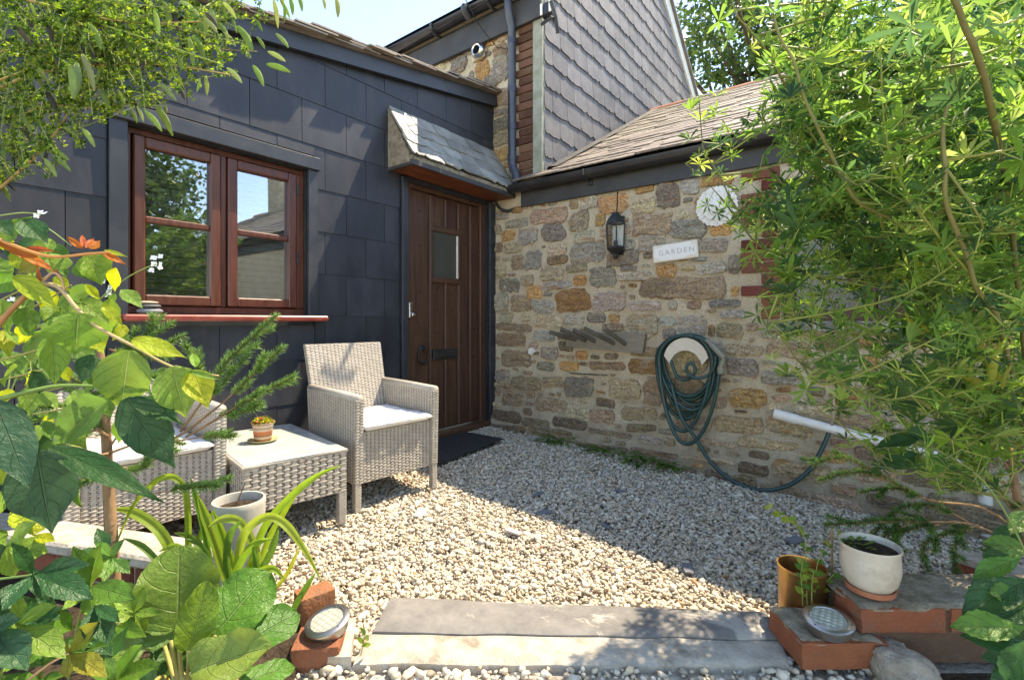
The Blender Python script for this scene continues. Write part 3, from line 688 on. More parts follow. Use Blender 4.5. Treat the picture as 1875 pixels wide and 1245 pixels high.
# ================================================================ SLATE-HUNG COTTAGE (left)
cot = thing('slate_cottage', 'single storey cottage hung with large black slates, window and door', 'house', (-.5, -2, 0))
TOP = lambda y: 2.985 + .172 * y
WIN = (-2.745, .965, -1.835, 1.865); DOR = (-1.045, -.02, -.085, 1.985)     # y0,z0,y1,z1
def cot_wall():
    mb = MB(); ys = sorted([-6, -4.5, WIN[0], WIN[2], DOR[0], DOR[2], -.0]); zs = [-.3, DOR[1], WIN[1], WIN[3], DOR[3], 2.15]
    for i in range(len(ys) - 1):
        for j in range(len(zs) - 1):
            y0, y1, za, zb = ys[i], ys[i + 1], zs[j], zs[j + 1]; yc, zc = (y0 + y1) / 2, (za + zb) / 2
            if WIN[0] < yc < WIN[2] and WIN[1] < zc < WIN[3]: continue
            if DOR[0] < yc < DOR[2] and DOR[1] < zc < DOR[3]: continue
            mb.add([(-.01, y0, za), (-.01, y1, za), (-.01, y1, zb), (-.01, y0, zb)], [(0, 1, 2, 3)])
        y0, y1 = ys[i], ys[i + 1]
        mb.add([(-.01, y0, 2.15), (-.01, y1, 2.15), (-.01, y1, max(2.15, TOP(y1))), (-.01, y0, max(2.15, TOP(y0)))], [(0, 1, 2, 3)])
    for W in (WIN, DOR):
        for (a, b) in (((W[0], W[1]), (W[0], W[3])), ((W[0], W[3]), (W[2], W[3])), ((W[2], W[3]), (W[2], W[1])), ((W[2], W[1]), (W[0], W[1]))):
            mb.add([(-.01, a[0], a[1]), (-.01, b[0], b[1]), (-.2, b[0], b[1]), (-.2, a[0], a[1])], [(0, 1, 2, 3)])
    build('wall', mb, M_['trim_black'], cot)
cot_wall()
SV_c = slate_set('wall_slate', M_['slate_black'], .0, 3)
rc = random.Random(9)
E_ = .267
def wslate(y0, y1, z, ztop):
    if y1 - y0 < .03 or ztop - z < .03: return
    M = frame((.006 + rc.uniform(0, .0015), (y0 + y1) / 2, z), (0, 1, 0), (1, 0, 0))
    hh = ztop - z
    mb = MB(); w2 = (y1 - y0) / 2 - .0018; zt = hh - .0
    vs = [(-w2, 0, .004), (w2, 0, .004), (w2, zt, -.001), (-w2, zt, -.001), (-w2, 0, -.004), (w2, 0, -.004), (w2, zt, -.006), (-w2, zt, -.006)]
    mb.add(vs, [(0, 1, 2, 3), (4, 7, 6, 5), (0, 4, 5, 1), (1, 5, 6, 2), (2, 6, 7, 3), (3, 7, 4, 0)])
    build('wall_slate', mb, M_['slate_black'], cot, M)
holes = [(WIN[0] - .075, WIN[1] - .06, WIN[2] + .05, WIN[3] + .10), (DOR[0] - .06, -.3, .2, DOR[3] + .03)]
for j in range(-6, 5):
    zb = 1.765 + E_ * j; zt = zb + E_ + .012
    off = -1.559 if j % 2 else -1.715
    i0 = int(math.floor((-3.9 - off) / .312))
    for i in range(i0, 8):
        y0 = off + i * .312; y1 = y0 + .312
        if y0 > -.005: break
        y1 = min(y1, -.003); segs = [(y0, y1, max(zb, -.05), zt)]
        for (ha, hz, hb, ht) in holes:
            ns = []
            for (a, b, c, d) in segs:
                if b <= ha or a >= hb or d - .012 <= hz or c >= ht: ns.append((a, b, c, d)); continue
                if a < ha: ns.append((a, ha, c, d))
                if b > hb: ns.append((hb, b, c, d))
                if c < hz: ns.append((max(a, ha), min(b, hb), c, hz))
                if d > ht: ns.append((max(a, ha), min(b, hb), ht, d))
            segs = ns
        for (a, b, c, d) in segs:
            d2 = min(d, TOP(min(a, b)) - .03)
            wslate(a, b, c, d2)
# trims round window and door
for n_, a in (('trim_board', (.004, -2.815, .95, .030, -2.745, 1.90)), ('trim_board', (.004, -1.838, .95, .030, -1.775, 1.895)), ('trim_board', (.004, -2.815, 1.868, .05, -1.77, 1.945)),
              ('trim_board', (.004, -1.10, -.04, .035, -1.047, 2.0)), ('trim_board', (.004, -.083, -.02, .03, -.004, 2.0))):
    build(n_, box(MB(), a[:3], a[3:], .003), M_['trim_black'], cot)
# window
wd_ = build('window', box(MB(), (-.10, WIN[0], WIN[1] + .002), (-.035, WIN[2], WIN[1] + .04), .004), M_['wood_red'], cot)
for a in ((-.10, WIN[0], WIN[1] + .042, -.035, WIN[0] + .028, WIN[3] - .03), (-.10, WIN[2] - .05, WIN[1] + .042, -.035, WIN[2], WIN[3] - .03), (-.10, WIN[0], WIN[3] - .03, -.035, WIN[2], WIN[3]),
          (-.10, -2.318, WIN[1] + .042, -.035, -2.288, WIN[3] - .03)):
    build('frame', box(MB(), a[:3], a[3:], .004), M_['wood_red'], wd_)
for (y0, y1) in ((-2.713, -2.322), (-2.284, -1.889)):
    z0, z1 = WIN[1] + .045, WIN[3] - .034
    mb = MB(); s = .05
    box(mb, (-.085, y0, z0), (-.018, y0 + s, z1), .006); box(mb, (-.085, y1 - s, z0), (-.018, y1, z1), .006)
    box(mb, (-.086, y0 + s, z0), (-.019, y1 - s, z0 + .05), .006); box(mb, (-.086, y0 + s, z1 - s), (-.019, y1 - s, z1), .006)
    box(mb, (-.08, y0 + s, 1.415), (-.024, y1 - s, 1.445), .006)
    build('casement', mb, M_['wood_red'], wd_)
    for (za, zb) in ((z0 + .05, 1.415), (1.445, z1 - s)):
        build('pane', box(MB(), (-.052, y0 + s, za), (-.048, y1 - s, zb)), M_['glass'], wd_)
z = 1.0                                       # venetian blind behind the glass
while z < 1.83:
    mb = MB(); box(mb, (-.168, -2.70, -.0012), (-.128, -1.9, .0012)); 
    T = Matrix.Translation((-.148, 0, z)) @ Matrix.Rotation(R_(58), 4, 'Y') @ Matrix.Translation((.148, 0, 0))
    build('blind_slat', mb, M_['blind'], wd_, T); z += .036
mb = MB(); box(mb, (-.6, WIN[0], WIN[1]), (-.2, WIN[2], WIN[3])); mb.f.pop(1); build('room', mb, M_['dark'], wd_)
mb = MB(); box(mb, (.0, -2.775, .93), (.085, -1.735, .962), .008); build('sill', mb, M_['sill_red'], wd_)
mb = MB()
for z in (1.28, 1.70): box(mb, (-.02, -1.893, z), (-.01, -1.88, z + .07), .002)
build('hinge', mb, M_['iron'], wd_)
# door
dr = build('door', box(MB(), (-.085, -.965, .04), (-.05, -.165, 1.95), .003), M_['wood_door'], cot)
for (ya, yb) in ((DOR[0] + .002, -.968), (-.162, DOR[2] - .002)): build('door_frame', box(MB(), (-.11, ya, .0), (-.02, yb, 1.985), .005), M_['wood_door'], dr)
build('door_frame', box(MB(), (-.11, -.968, 1.952), (-.02, -.162, 1.985), .004), M_['wood_door'], dr)
build('threshold', box(MB(), (-.11, DOR[0], -.03), (.05, DOR[2], .035), .01), M_['wood_door'], dr)
build('threshold_stone', box(MB(), (.0, -1.0, -.1), (.14, -.1, -.012), .012), M_['concrete'], dr)
ys = [-.965, -.762, -.59, -.435, -.285, -.165]
for i in range(5):
    a, b = ys[i], ys[i + 1]
    spans = [(.05, 1.94)] if i in (0, 3, 4) else [(.05, 1.25), (1.69, 1.94)]
    for (za, zb) in spans:
        build('plank', box(MB(), (-.052, a + .004, za), (-.042 + rc.uniform(0, .002), b - .004, zb), .002), M_['wood_door'], dr)
for i, y in enumerate(ys[1:5]):
    for (za, zb) in ([(.05, 1.94)] if i in (0, 3) else [(.05, 1.93)] if i == 2 else [(.05, 1.24), (1.70, 1.93)]):
        if i == 2:
            for q in ((.05, 1.24), (1.70, 1.93)): build('moulding', box(MB(), (-.044, y - .011, q[0]), (-.024, y + .011, q[1]), .006), M_['wood_door'], dr)
        else: build('moulding', box(MB(), (-.044, y - .012, za), (-.022, y + .012, zb), .006), M_['wood_door'], dr)
for i, y in enumerate(ys[1:5]):
    build('bead', box(MB(), (-.043, y + .0125, .06), (-.030, y + .0185, 1.24 if i in (1, 2) else 1.93), .002), M_['door_strip'], dr)
for (a, b, c, d) in ((-.765, 1.655, -.42, 1.70), (-.765, 1.24, -.42, 1.285), (-.765, 1.285, -.735, 1.655), (-.445, 1.285, -.42, 1.655)):
    build('glazing_frame', box(MB(), (-.045, a, b), (-.020, c, d), .006), M_['wood_door'], dr)
build('pane', box(MB(), (-.041, -.735, 1.285), (-.036, -.445, 1.655)), M_['glass_obscure'], dr)
build('glazing_bead', box(MB(), (-.034, -.462, 1.29), (-.022, -.447, 1.65), .002), M_['plaque'], dr)
mb = MB()
for y in (-.865, -.675, -.51, -.36, -.225):
    for z in (.12, .35, .62, .85, 1.05, 1.17, 1.50, 1.8):
        if -.72 < y < -.46 and 1.2 < z < 1.7: continue
        z2 = z + rc.uniform(-.03, .03); lathe(mb, [(.009, 0), (.007, .005), (.0001, .008)], 7, Matrix.Translation((-.042, y, z2)) @ Matrix.Rotation(R_(90), 4, 'Y'))
build('iron_studs', mb, M_['iron'], dr)
kp = build('keypad', box(MB(), (-.02, -1.012, .955), (.008, -.972, 1.075), .006), M_['steel'], dr)
build('knob', lathe(MB(), [(.016, 0), (.016, .02), (.01, .026), (.0001, .027)], 12, Matrix.Translation((.008, -.99, .978)) @ Matrix.Rotation(R_(90), 4, 'Y')), M_['chrome'], kp)
mb = MB()
for q in range(5):
    for s in (-1, 1): box(mb, (.008, -.992 + s * .008 - .004, 1.0 + q * .013), (.011, -.992 + s * .008 + .004, 1.008 + q * .013))
build('keys', mb, M_['iron'], kp)
mb = MB(); rgc = Vector((-.018, -.845, .655)); tube(mb, [rgc + Vector((.0, .055 * math.sin(t), .06 * math.cos(t))) for t in np.linspace(.35, 2 * math.pi + .30 - .0, 26)], .009, n=8)
hd = build('ring_handle', mb, M_['iron'], dr, smooth=True)
mb = MB(); box(mb, (-.044, -.875, .70), (-.024, -.815, .745), .008); tube(mb, [(-.03, -.845, .72), (-.006, -.845, .715)], .012, n=8); build('ring_plate', mb, M_['iron'], hd)
mb = MB(); box(mb, (-.043, -.735, .615), (-.018, -.455, .70), .004); box(mb, (-.018, -.71, .635), (-.012, -.48, .682), .004); build('letter_box', mb, M_['iron'], dr)
# verge: fascia + layered slate edges
mb = MB()
for (dx0, dx1, dz0, dz1) in ((.02, .055, -.075, .025),):
    vs = []
    for y in (-6, -.003):
        for x, z in ((dx0, dz0), (dx1, dz0), (dx1, dz1), (dx0, dz1)): vs.append((x, y, TOP(y) + z - .02))
    mb.add(vs, [(0, 1, 5, 4), (1, 2, 6, 5), (2, 3, 7, 6), (3, 0, 4, 7), (0, 3, 2, 1), (4, 5, 6, 7)])
build('verge_board', mb, M_['trim_black'], cot)
mb = MB(); mb.add([(.10, -6, TOP(-6) + .01), (.10, 0, TOP(0) + .01), (-4, 0, TOP(0) + .01), (-4, -6, TOP(-6) + .01)], [(0, 1, 2, 3)]); build('roof', mb, M_['slate_roof'], cot)
y = -4.2
while y < -.06:
    L = rc.uniform(.2, .3)
    for k in range(3):
        y0 = y + k * .08 + rc.uniform(-.02, .02); y1 = min(y0 + L, -.004); zz = .012 + .012 * k
        if y1 - y0 < .06: continue
        x1 = .115 + rc.uniform(-.018, .022)
        mb = MB(); vs = []
        for yy, dz in ((y0, .010), (y1, -.004)):
            for x, z in ((-.25, 0), (x1, 0), (x1, .010), (-.25, .010)): vs.append((x, yy, TOP(yy) + zz + z + dz))
        mb.add(vs, [(0, 1, 5, 4), (1, 2, 6, 5), (2, 3, 7, 6), (3, 0, 4, 7), (0, 3, 2, 1), (4, 5, 6, 7)])
        build('roof_slate', mb, M_['slate_roof'], cot)
    y += .24
# canopy over the door
CY0, CY1 = -1.215, -.012
cn = build('door_canopy', box(MB(), (.004, CY0, 2.022), (.25, CY1, 2.034), 0), M_['soffit_red'], cot)
build('fascia', box(MB(), (.245, CY0, 2.018), (.262, CY1, 2.052), .002), M_['fascia_grey'], cn)
mb = MB(); box(mb, (.215, CY0 + .004, 2.05), (.258, CY1, 2.088), .006); build('fillet', mb, M_['cement'], cn)
build('cheek', MB().add([(.004, CY0, 2.036), (.243, CY0, 2.036), (.235, CY0, 2.10), (.004, CY0, 2.475), (.004, CY0 + .05, 2.036), (.243, CY0 + .05, 2.036), (.235, CY0 + .05, 2.10), (.004, CY0 + .05, 2.475)],
      [(0, 1, 2, 3), (4, 7, 6, 5), (0, 4, 5, 1), (1, 5, 6, 2), (2, 6, 7, 3), (3, 7, 4, 0)]), M_['cement'], cn)
build('cheek_board', box(MB(), (.0, CY0 - .004, 2.012), (.25, CY0 + .02, 2.034), .002), M_['fascia_grey'], cn)
SV_k = slate_set('slate', M_['slate_canopy'], .10)
cu = Vector((-.262, 0, .40)).normalized(); cnn = Vector((.40, 0, .262)).normalized(); CL = math.hypot(.262, .40)
build('deck', MB().add([(.25, CY0 + .004, 2.075), (.25, CY1, 2.075), (.004, CY1, 2.452), (.004, CY0 + .004, 2.452)], [(0, 1, 2, 3)]), M_['cement'], cn)
for j in range(4):
    y = CY0 + (0 if j % 2 else -.1)
    while y < CY1:
        wd = rc.uniform(.17, .24); a = max(y, CY0 - .008); b = min(y + wd, CY1 - .004); y += wd
        if b - a < .04: continue
        M = frame(Vector((.262, (a + b) / 2, 2.082)) + cu * (j * .112 - .012) + cnn * (.012 + rc.uniform(0, .004)), (0, 1, 0), cnn) @ Matrix.Rotation(R_(-2.5), 4, 'X')
        link('slate', SV_k[rc.randrange(6)], None, cn, M @ Matrix.Diagonal((b - a - .005, min(.2, CL - j * .112), rc.uniform(.009, .018), 1)))
build('overflow_pipe', tube(MB(), smooth_path([onX(905, 366, .06), onX(915, 382, .12), onX(932, 386, .2), onX(948, 376, .26), onX(956, 352, .3)], 4), .014, n=10), M_['cable'], cot, smooth=True)
# ================================================================ WALL FITTINGS on the stone cottage
def Wp(x, y, Y=0.0): return onY(x, y, Y)
# lantern
lc = Wp(1126, 430, -.09)
ln = thing('wall_lantern', 'black half lantern lamp with clear panes on the rubble wall', 'lantern', (lc.x, 0, lc.z))
def hexring(r, z, yc, n=6): return [(lc.x + r * math.sin(2 * math.pi * (k + .5) / n), yc - r * math.cos(2 * math.pi * (k + .5) / n), lc.z + z) for k in range(n)]
def hexloft(prof, yc=-.085):
    mb = MB(); rr_ = [hexring(r, z, yc) for r, z in prof]
    for a in rr_: mb.v += a
    m = len(prof); mb.f += [(i * 6 + k, i * 6 + (k + 1) % 6, (i + 1) * 6 + (k + 1) % 6, (i + 1) * 6 + k) for i in range(m - 1) for k in range(6)]
    mb.f += [tuple(range(6)), tuple((m - 1) * 6 + k for k in range(6))]; return mb
build('roof_cap', hexloft([(.078, .085), (.075, .10), (.05, .135), (.032, .15), (.028, .165), (.006, .172)]), M_['iron'], ln)
build('base', hexloft([(.010, -.185), (.022, -.17), (.026, -.145), (.05, -.125), (.072, -.105), (.072, -.09)]), M_['iron'], ln)
mb = MB()
for a, b in zip(hexring(.066, -.092, -.085), hexring(.074, .088, -.085)): tube(mb, [a, b], .0055, n=6)
build('cage_bars', mb, M_['iron'], ln)
build('back_plate', box(MB(), (lc.x - .045, -.03, lc.z - .15), (lc.x + .045, -.012, lc.z + .15), .006), M_['iron'], ln)
ra, rb_ = hexring(.060, -.09, -.085), hexring(.068, .086, -.085)
for k in range(6):
    k2 = (k + 1) % 6; build('pane', MB().add([ra[k], ra[k2], rb_[k2], rb_[k]], [(0, 1, 2, 3)]), M_['glass_clear'], ln)
mb = MB(); tube(mb, [(lc.x + .012 * math.cos(t * 4), -.085 + .012 * math.sin(t * 4), lc.z - .04 + t * .014) for t in np.linspace(0, 6.5, 60)], .0045, n=6); build('bulb', mb, M_['bulb'], ln, smooth=True)
build('lamp_holder', tube(MB(), [(lc.x, -.085, lc.z - .09), (lc.x, -.085, lc.z - .045)], .016, n=10), M_['iron'], ln)
build('reflector', box(MB(), (lc.x - .05, -.033, lc.z - .085), (lc.x + .05, -.0305, lc.z + .08)), M_['bulb'], ln)
build('supply_cable', tube(MB(), [(lc.x - .02, -.03, lc.z + .14), (lc.x - .018, -.015, lc.z + .25), (lc.x - .016, -.012, 1.93)], .004, n=6), M_['cable'], ln)
# GARDEN plaque
a, b, c, d = Wp(1195, 452, -.03), Wp(1278, 437, -.03), Wp(1278, 472, -.03), Wp(1195, 482, -.03)
ctr = (a + b + c + d) / 4; wv = ((b - a) + (c - d)) / 2; ang = math.atan2(wv.z, wv.x); SW, SH = .318, .124
TS = Matrix.Translation(ctr) @ Matrix.Rotation(-ang, 4, 'Y')
sg = tag(build('name_plaque', box(MB(), (-SW / 2, -.008, -SH / 2), (SW / 2, .02, SH / 2), .004), M_['plaque'], None, TS), 'cream house name plaque reading GARDEN on the stone wall', 'sign')
mb = MB(); pts = []
for k in range(28):
    th = 2 * math.pi * k / 28; q = (abs(math.cos(th)) ** 5 + abs(math.sin(th)) ** 5) ** (-.2); rr_ = 1 - (.16 if (k % 7) in (3,) and abs(math.sin(th)) < .8 else 0) - .03 * math.sin(5 * th)
    pts.append((math.cos(th) * q * SW * .465 * rr_, math.sin(th) * q * SH * .42 * rr_))
mb.v = [(x, -.0095, z) for x, z in pts] + [(x, -.006, z) for x, z in pts]; mb.f = [tuple(range(28))] + [(k, (k + 1) % 28, 28 + (k + 1) % 28, 28 + k) for k in range(28)]
build('painted_panel', mb, M_['plaque_white'], sg, TS)
cu_ = bpy.data.curves.new('lettering', 'FONT'); cu_.body = 'GARDEN'; cu_.size = .052; cu_.align_x = 'CENTER'; cu_.align_y = 'CENTER'; cu_.extrude = .0012; cu_.space_character = 1.35
cu_.offset = -.0006
to = bpy.data.objects.new('lettering', cu_); COL.objects.link(to); bpy.context.view_layer.update()
me = bpy.data.meshes.new_from_object(to.evaluated_get(bpy.context.evaluated_depsgraph_get())); bpy.data.objects.remove(to)
me.materials.clear(); me.materials.append(M_['letters'])
link('lettering', me, None, sg, TS @ Matrix.Translation((.012, -.0105, 0)) @ Matrix.Rotation(R_(90), 4, 'X'))
# boot rack
rk0 = Wp(1038, 607, -.03); rk1 = Wp(1183, 612, -.03); rk2 = Wp(1178, 647, -.03); rk3 = Wp(1038, 635, -.03)
mb = MB(); vs = []
for yy in (-.052, -.010):
    for p in (rk0, rk1, rk2, rk3): vs.append((p.x, yy, p.z))
mb.add(vs, [(0, 1, 2, 3), (4, 7, 6, 5), (0, 4, 5, 1), (1, 5, 6, 2), (2, 6, 7, 3), (3, 7, 4, 0)])
rk = thing('boot_rack', 'brown wooden boot rack with slanting pegs on the stone wall', 'rack', (1.1, 0, rk3.z)); build('board', mb, M_['rack'], rk)
for (rx, ry, tx, ty, Yt) in ((1054.7, 622, 1006, 608, -.24), (1073, 624, 1026, 602, -.22), (1090, 625, 1049, 604, -.20), (1125, 629, 1069, 601, -.24), (1146, 631, 1109, 604, -.19)):
    r0 = Wp(rx, ry, -.050); t0 = Wp(tx, ty, Yt); M = frame(r0, t0 - r0, (1, 0, 0)); L = (t0 - r0).length
    build('peg', box(MB(), (0, -.016, -.009), (L, .016, .009), .003, M), M_['rack_peg'], rk)
mb = MB()
for px, py in ((1172, 617), (1170, 638), (1050, 632)): q = Wp(px, py, -.053); lathe(mb, [(.004, 0), (.003, .003), (.0001, .004)], 8, Matrix.Translation(q) @ Matrix.Rotation(R_(90), 4, 'X'))
build('screws', mb, M_['steel'], rk)
# hose + holder
hc = Wp(1262, 660, -.05); hc.y = -.05
ho = thing('hose_holder', 'cream crescent hose holder fixed to the stone wall', 'hose holder', (hc.x, 0, hc.z))
mb = MB(); K = 18; vs = []
for y in (-.015, -.14):
    for rad, dz in ((.158, 0), (.115, -.042)):
        for k in range(K + 1):
            th = math.pi * (.06 + .88 * k / K); vs.append((hc.x + rad * math.cos(th) * .95, y, hc.z + dz + rad * math.sin(th)))
q = K + 1
mb.add(vs, [(2 * q + k, 2 * q + k + 1, 3 * q + k + 1, 3 * q + k) for k in range(K)] + [(k, k + 1, q + k + 1, q + k) for k in range(K)] + [(k, k + 1, 2 * q + k + 1, 2 * q + k) for k in range(K)] + [(q + k, q + k + 1, 3 * q + k + 1, 3 * q + k) for k in range(K)] + [(0, q, 3 * q, 2 * q), (K, q + K, 3 * q + K, 2 * q + K)])
build('crescent', mb, M_['holder'], ho, smooth=True, auto=40)
hs = thing('garden_hose', 'dark green garden hose looped on the cream holder', 'hose', (hc.x, 0, 0))
pts = []; rh = random.Random(4)
drops = [.37, .27, .30, .40, .24, .33, .48, .56]
for i, dz in enumerate(drops):
    y = -.045 - .012 * i; wl, wr = .195 + rh.uniform(-.02, .03), .195 + rh.uniform(-.03, .03)
    for k in range(24):
        th = math.pi * .5 + 2 * math.pi * k / 24; c, s = math.cos(th), math.sin(th)
        x = hc.x + (wr if c > 0 else wl) * c * (1 - .12 * max(0, -s)) + .03 * (i % 3 - 1) * max(0, -s)
        z = hc.z + (s * .178 if s > 0 else s * dz)
        pts.append((x, y - .012 * (k / 24), z))
pts = [p for p in pts]
build('coil', tube(MB(), smooth_path(pts, 3), .0122, n=8), M_['hose'], hs, smooth=True)
tail = [Wp(1228, 700, -.12), Wp(1245, 760, -.12), Wp(1275, 805, -.13), Wp(1300, 845, -.15), Wp(1340, 880, -.17), Wp(1390, 897, -.18), Wp(1440, 890, -.17), Wp(1480, 862, -.15), Wp(1503, 825, -.12), Wp(1518, 790, -.09)]
build('tail', tube(MB(), smooth_path(tail, 6), .0122, n=8), M_['hose'], hs, smooth=True)
curl = [Wp(1228, 660, -.13), Wp(1240, 690, -.14), Wp(1258, 695, -.14), Wp(1272, 682, -.15), Wp(1268, 666, -.15), Wp(1258, 668, -.16), Wp(1257, 680, -.16), Wp(1272, 692, -.15), Wp(1295, 688, -.14), Wp(1308, 670, -.14), Wp(1310, 650, -.14)]
build('curl', tube(MB(), smooth_path(curl, 6), .0112, n=8), M_['hose'], hs, smooth=True)
g0, g1, g2, g3 = Wp(1293, 622, -.16), Wp(1325, 655, -.17), Wp(1319, 672, -.17), Wp(1320, 684, -.17)
mb = MB(); tube(mb, [g0, g0 + (g1 - g0) * .25, g0 + (g1 - g0) * .3, g1], [.013, .013, .018, .019], n=12); tube(mb, [g1, g2], .016, n=12); tube(mb, [g2, g3], [.022, .022], n=14)
build('spray_nozzle', mb, M_['nozzle'], hs, smooth=True, auto=40)
# white rosette and pale heart stone
rc_ = Wp(1312, 378, -.03)
ro = thing('wall_rosette', 'white plaster rosette with scalloped petals beside the lupin', 'ornament', (rc_.x, 0, rc_.z))
for ring, (n_, r0, r1, yy) in enumerate(((13, .07, .135, -.035), (10, .04, .095, -.048), (7, .01, .06, -.06))):
    mb = MB()
    for k in range(n_):
        th = 2 * math.pi * (k + .5 * ring) / n_; wv_ = math.pi * r1 / n_ * 1.15
        M = Matrix.Translation((rc_.x, yy, rc_.z)) @ Matrix.Rotation(th, 4, 'Y')
        pf = [(-wv_ * .5, r0), (wv_ * .5, r0), (wv_ * 1.0, r0 + (r1 - r0) * .6), (wv_ * .8, r1), (wv_ * .25, r1 * .95), (0, r1 * 1.03), (-wv_ * .3, r1 * .94), (-wv_ * .8, r1), (-wv_ * 1.0, r0 + (r1 - r0) * .6)]
        vs = [M @ Vector((x, -.012 * math.sin(3 * (z - r0) / (r1 - r0)) - .003 * (k % 2), z)) for x, z in pf] + [M @ Vector((x, .012, z)) for x, z in pf]
        m = len(pf); mb.add(vs, [tuple(range(m))] + [(q, (q + 1) % m, m + (q + 1) % m, m + q) for q in range(m)])
    build('petals', mb, M_['plaster'], ro)
build('boss', lathe(MB(), [(.05, 0), (.04, .02), (.0001, .032)], 14, Matrix.Translation((rc_.x, -.05, rc_.z)) @ Matrix.Rotation(R_(90), 4, 'X')), M_['plaster'], ro)
hp = Wp(972, 643, -.03); mb = stone_mesh(.062, .066, .02, .014, 5)
tag(build('white_wall_stone', mb, M_['plaster'], None, Matrix.Translation((hp.x, -.016, hp.z))), 'small white heart-like stone set low in the rubble wall', 'stone')
# waste pipe
pA, pB = Wp(1420, 758, -.09), Wp(1702, 832, -.09)
wp = thing('waste_pipe', 'white plastic waste pipe sloping down the foot of the stone wall', 'pipe', (pA.x, 0, pA.z))
build('run', tube(MB(), [pA, pB, pB + (pB - pA) * .18], .027, n=16), M_['white_upvc'], wp, smooth=True, auto=40)
dv = (pB - pA).normalized()
build('end_socket', tube(MB(), [pA - dv * .01, pA + dv * .12], .0315, n=16), M_['white_upvc'], wp, smooth=True, auto=40)
e0 = pB + (pB - pA) * .18
build('down_leg', tube(MB(), smooth_path([e0, e0 + dv * .05, e0 + dv * .08 + Vector((0, 0, -.05)), e0 + dv * .085 + Vector((0, 0, -.4))], 4), .028, n=16), M_['white_upvc'], wp, smooth=True, auto=40)
build('hose_tail', tube(MB(), [Wp(1518, 792, -.1), Wp(1525, 768, -.1), Wp(1526, 720, -.1)], .009, n=8), M_['steel'], wp)
tp = Wp(1527, 738, -.07); mb = MB(); tube(mb, [(tp.x, 0, tp.z), (tp.x, -.09, tp.z)], .012, n=8); tube(mb, [(tp.x - .03, -.06, tp.z + .04), (tp.x + .03, -.06, tp.z + .04)], .006, n=6); tube(mb, [(tp.x, -.06, tp.z), (tp.x, -.06, tp.z + .04)], .007, n=6)
tag(build('garden_tap', mb, M_['brass']), 'small brass garden tap above the white waste pipe', 'tap')
# pebbles on the sill
for i, (yy, zz, sx, sz, c, lb) in enumerate(((-2.665, .978, .055, .017, (.17, .18, .20), 'blue-grey pebble at the bottom of the little sill stack'), (-2.668, 1.003, .050, .011, (.10, .105, .11), 'dark flat pebble in the middle of the sill stack'), (-2.672, 1.019, .044, .008, (.34, .28, .21), 'tan flat pebble on top of the sill stack'))):
    mb = MB(); K = 14; lathe(mb, [(.0001, -1)] + [(math.cos(t), math.sin(t)) for t in np.linspace(-1.2, 1.2, 7)] + [(.0001, 1)], K)
    M = Matrix.Translation((.045, yy, zz)) @ Matrix.Rotation(rh.uniform(-.06, .06), 4, 'Y') @ Matrix.Diagonal((sx * .7, sx, sz, 1)); tag(build('pebble', mb, M_['pebble'], None, M, smooth=True, color=c), lb, 'pebble', 'pebbles stacked on the window sill')

# ================================================================ FURNITURE
def weave(mb, p00, p10, p11, p01, ns, nr, amp=.0021, flip=1):
    """woven panel: nr flat strands running p00->p10, alternating over ns stakes"""
    p00, p10, p11, p01 = map(Vector, (p00, p10, p11, p01)); nv = (p10 - p00).cross(p01 - p00).normalized() * flip
    B = lambda u, v: p00 * (1 - u) * (1 - v) + p10 * u * (1 - v) + p11 * u * v + p01 * (1 - u) * v
    m = ns * 2 + 1
    for j in range(nr):
        va, vb = j / nr, (j + .94) / nr; vs = []
        for k in range(m):
            u = k / (m - 1); ph = (k // 2 + j) % 2 if k % 2 else None
            o = 0.0 if k % 2 == 0 else (amp if ph else -amp)
            wob = .0006 * math.sin(j * 2.3 + k * .7)
            for v, q in ((va, -.0012), ((va + vb) / 2, .0006), (vb, -.0012)): vs.append(B(u, v) + nv * (o + q + wob))
        mb.add(vs, [(k * 3 + a, (k + 1) * 3 + a, (k + 1) * 3 + a + 1, k * 3 + a + 1) for k in range(m - 1) for a in (0, 1)])
    for s in range(ns):
        u = (s + .5) / ns; du = .3 / ns
        mb.add([B(u - du, 0), B(u + du, 0), B(u + du, 1), B(u - du, 1)], [(0, 1, 2, 3)])
def hexa(mb, c): mb.add(c, [(0, 3, 2, 1), (4, 5, 6, 7), (0, 1, 5, 4), (1, 2, 6, 5), (2, 3, 7, 6), (3, 0, 4, 7)])
def wslab(c, pitch=(.024, .0075), faces='all', name='p'):
    """hexahedron c (4 bottom, 4 top, ccw) clad in weave -> (weave MB, core MB)"""
    c = [Vector(p) for p in c]; cen = sum(c, Vector()) / 8; core = MB(); hexa(core, [cen + (p - cen) * .975 for p in c]); mb = MB()
    for q in ((0, 1, 5, 4), (1, 2, 6, 5), (2, 3, 7, 6), (3, 0, 4, 7), (4, 5, 6, 7)):
        a, b, d, e = [c[i] for i in q]; L = ((b - a).length + (d - e).length) / 2; H = ((e - a).length + (d - b).length) / 2
        nv = (b - a).cross(e - a); flip = 1 if nv.dot((a + b + d + e) / 4 - cen) > 0 else -1
        weave(mb, a, b, d, e, max(2, int(L / pitch[0])), max(2, int(H / pitch[1])), flip=flip)
    return mb, core
def clad(name, c, parent, M, pitch=(.024, .0075)):
    mb, core = wslab(c, pitch); o = build(name, mb, M_['wicker'], parent, M); build('core', core, M_['wicker_core'], o, M); return o
def post(mb, x, y, z0, z1, s=.016):
    box(mb, (x - s, y - s, z0), (x + s, y + s, z1), .005)
    k = 0; z = z0 + .01
    while z < z1 - .01:
        box(mb, (x - s - .0018, y - s - .0018, z), (x + s + .0018, y + s + .0018, z + .0062), .002); z += .0085
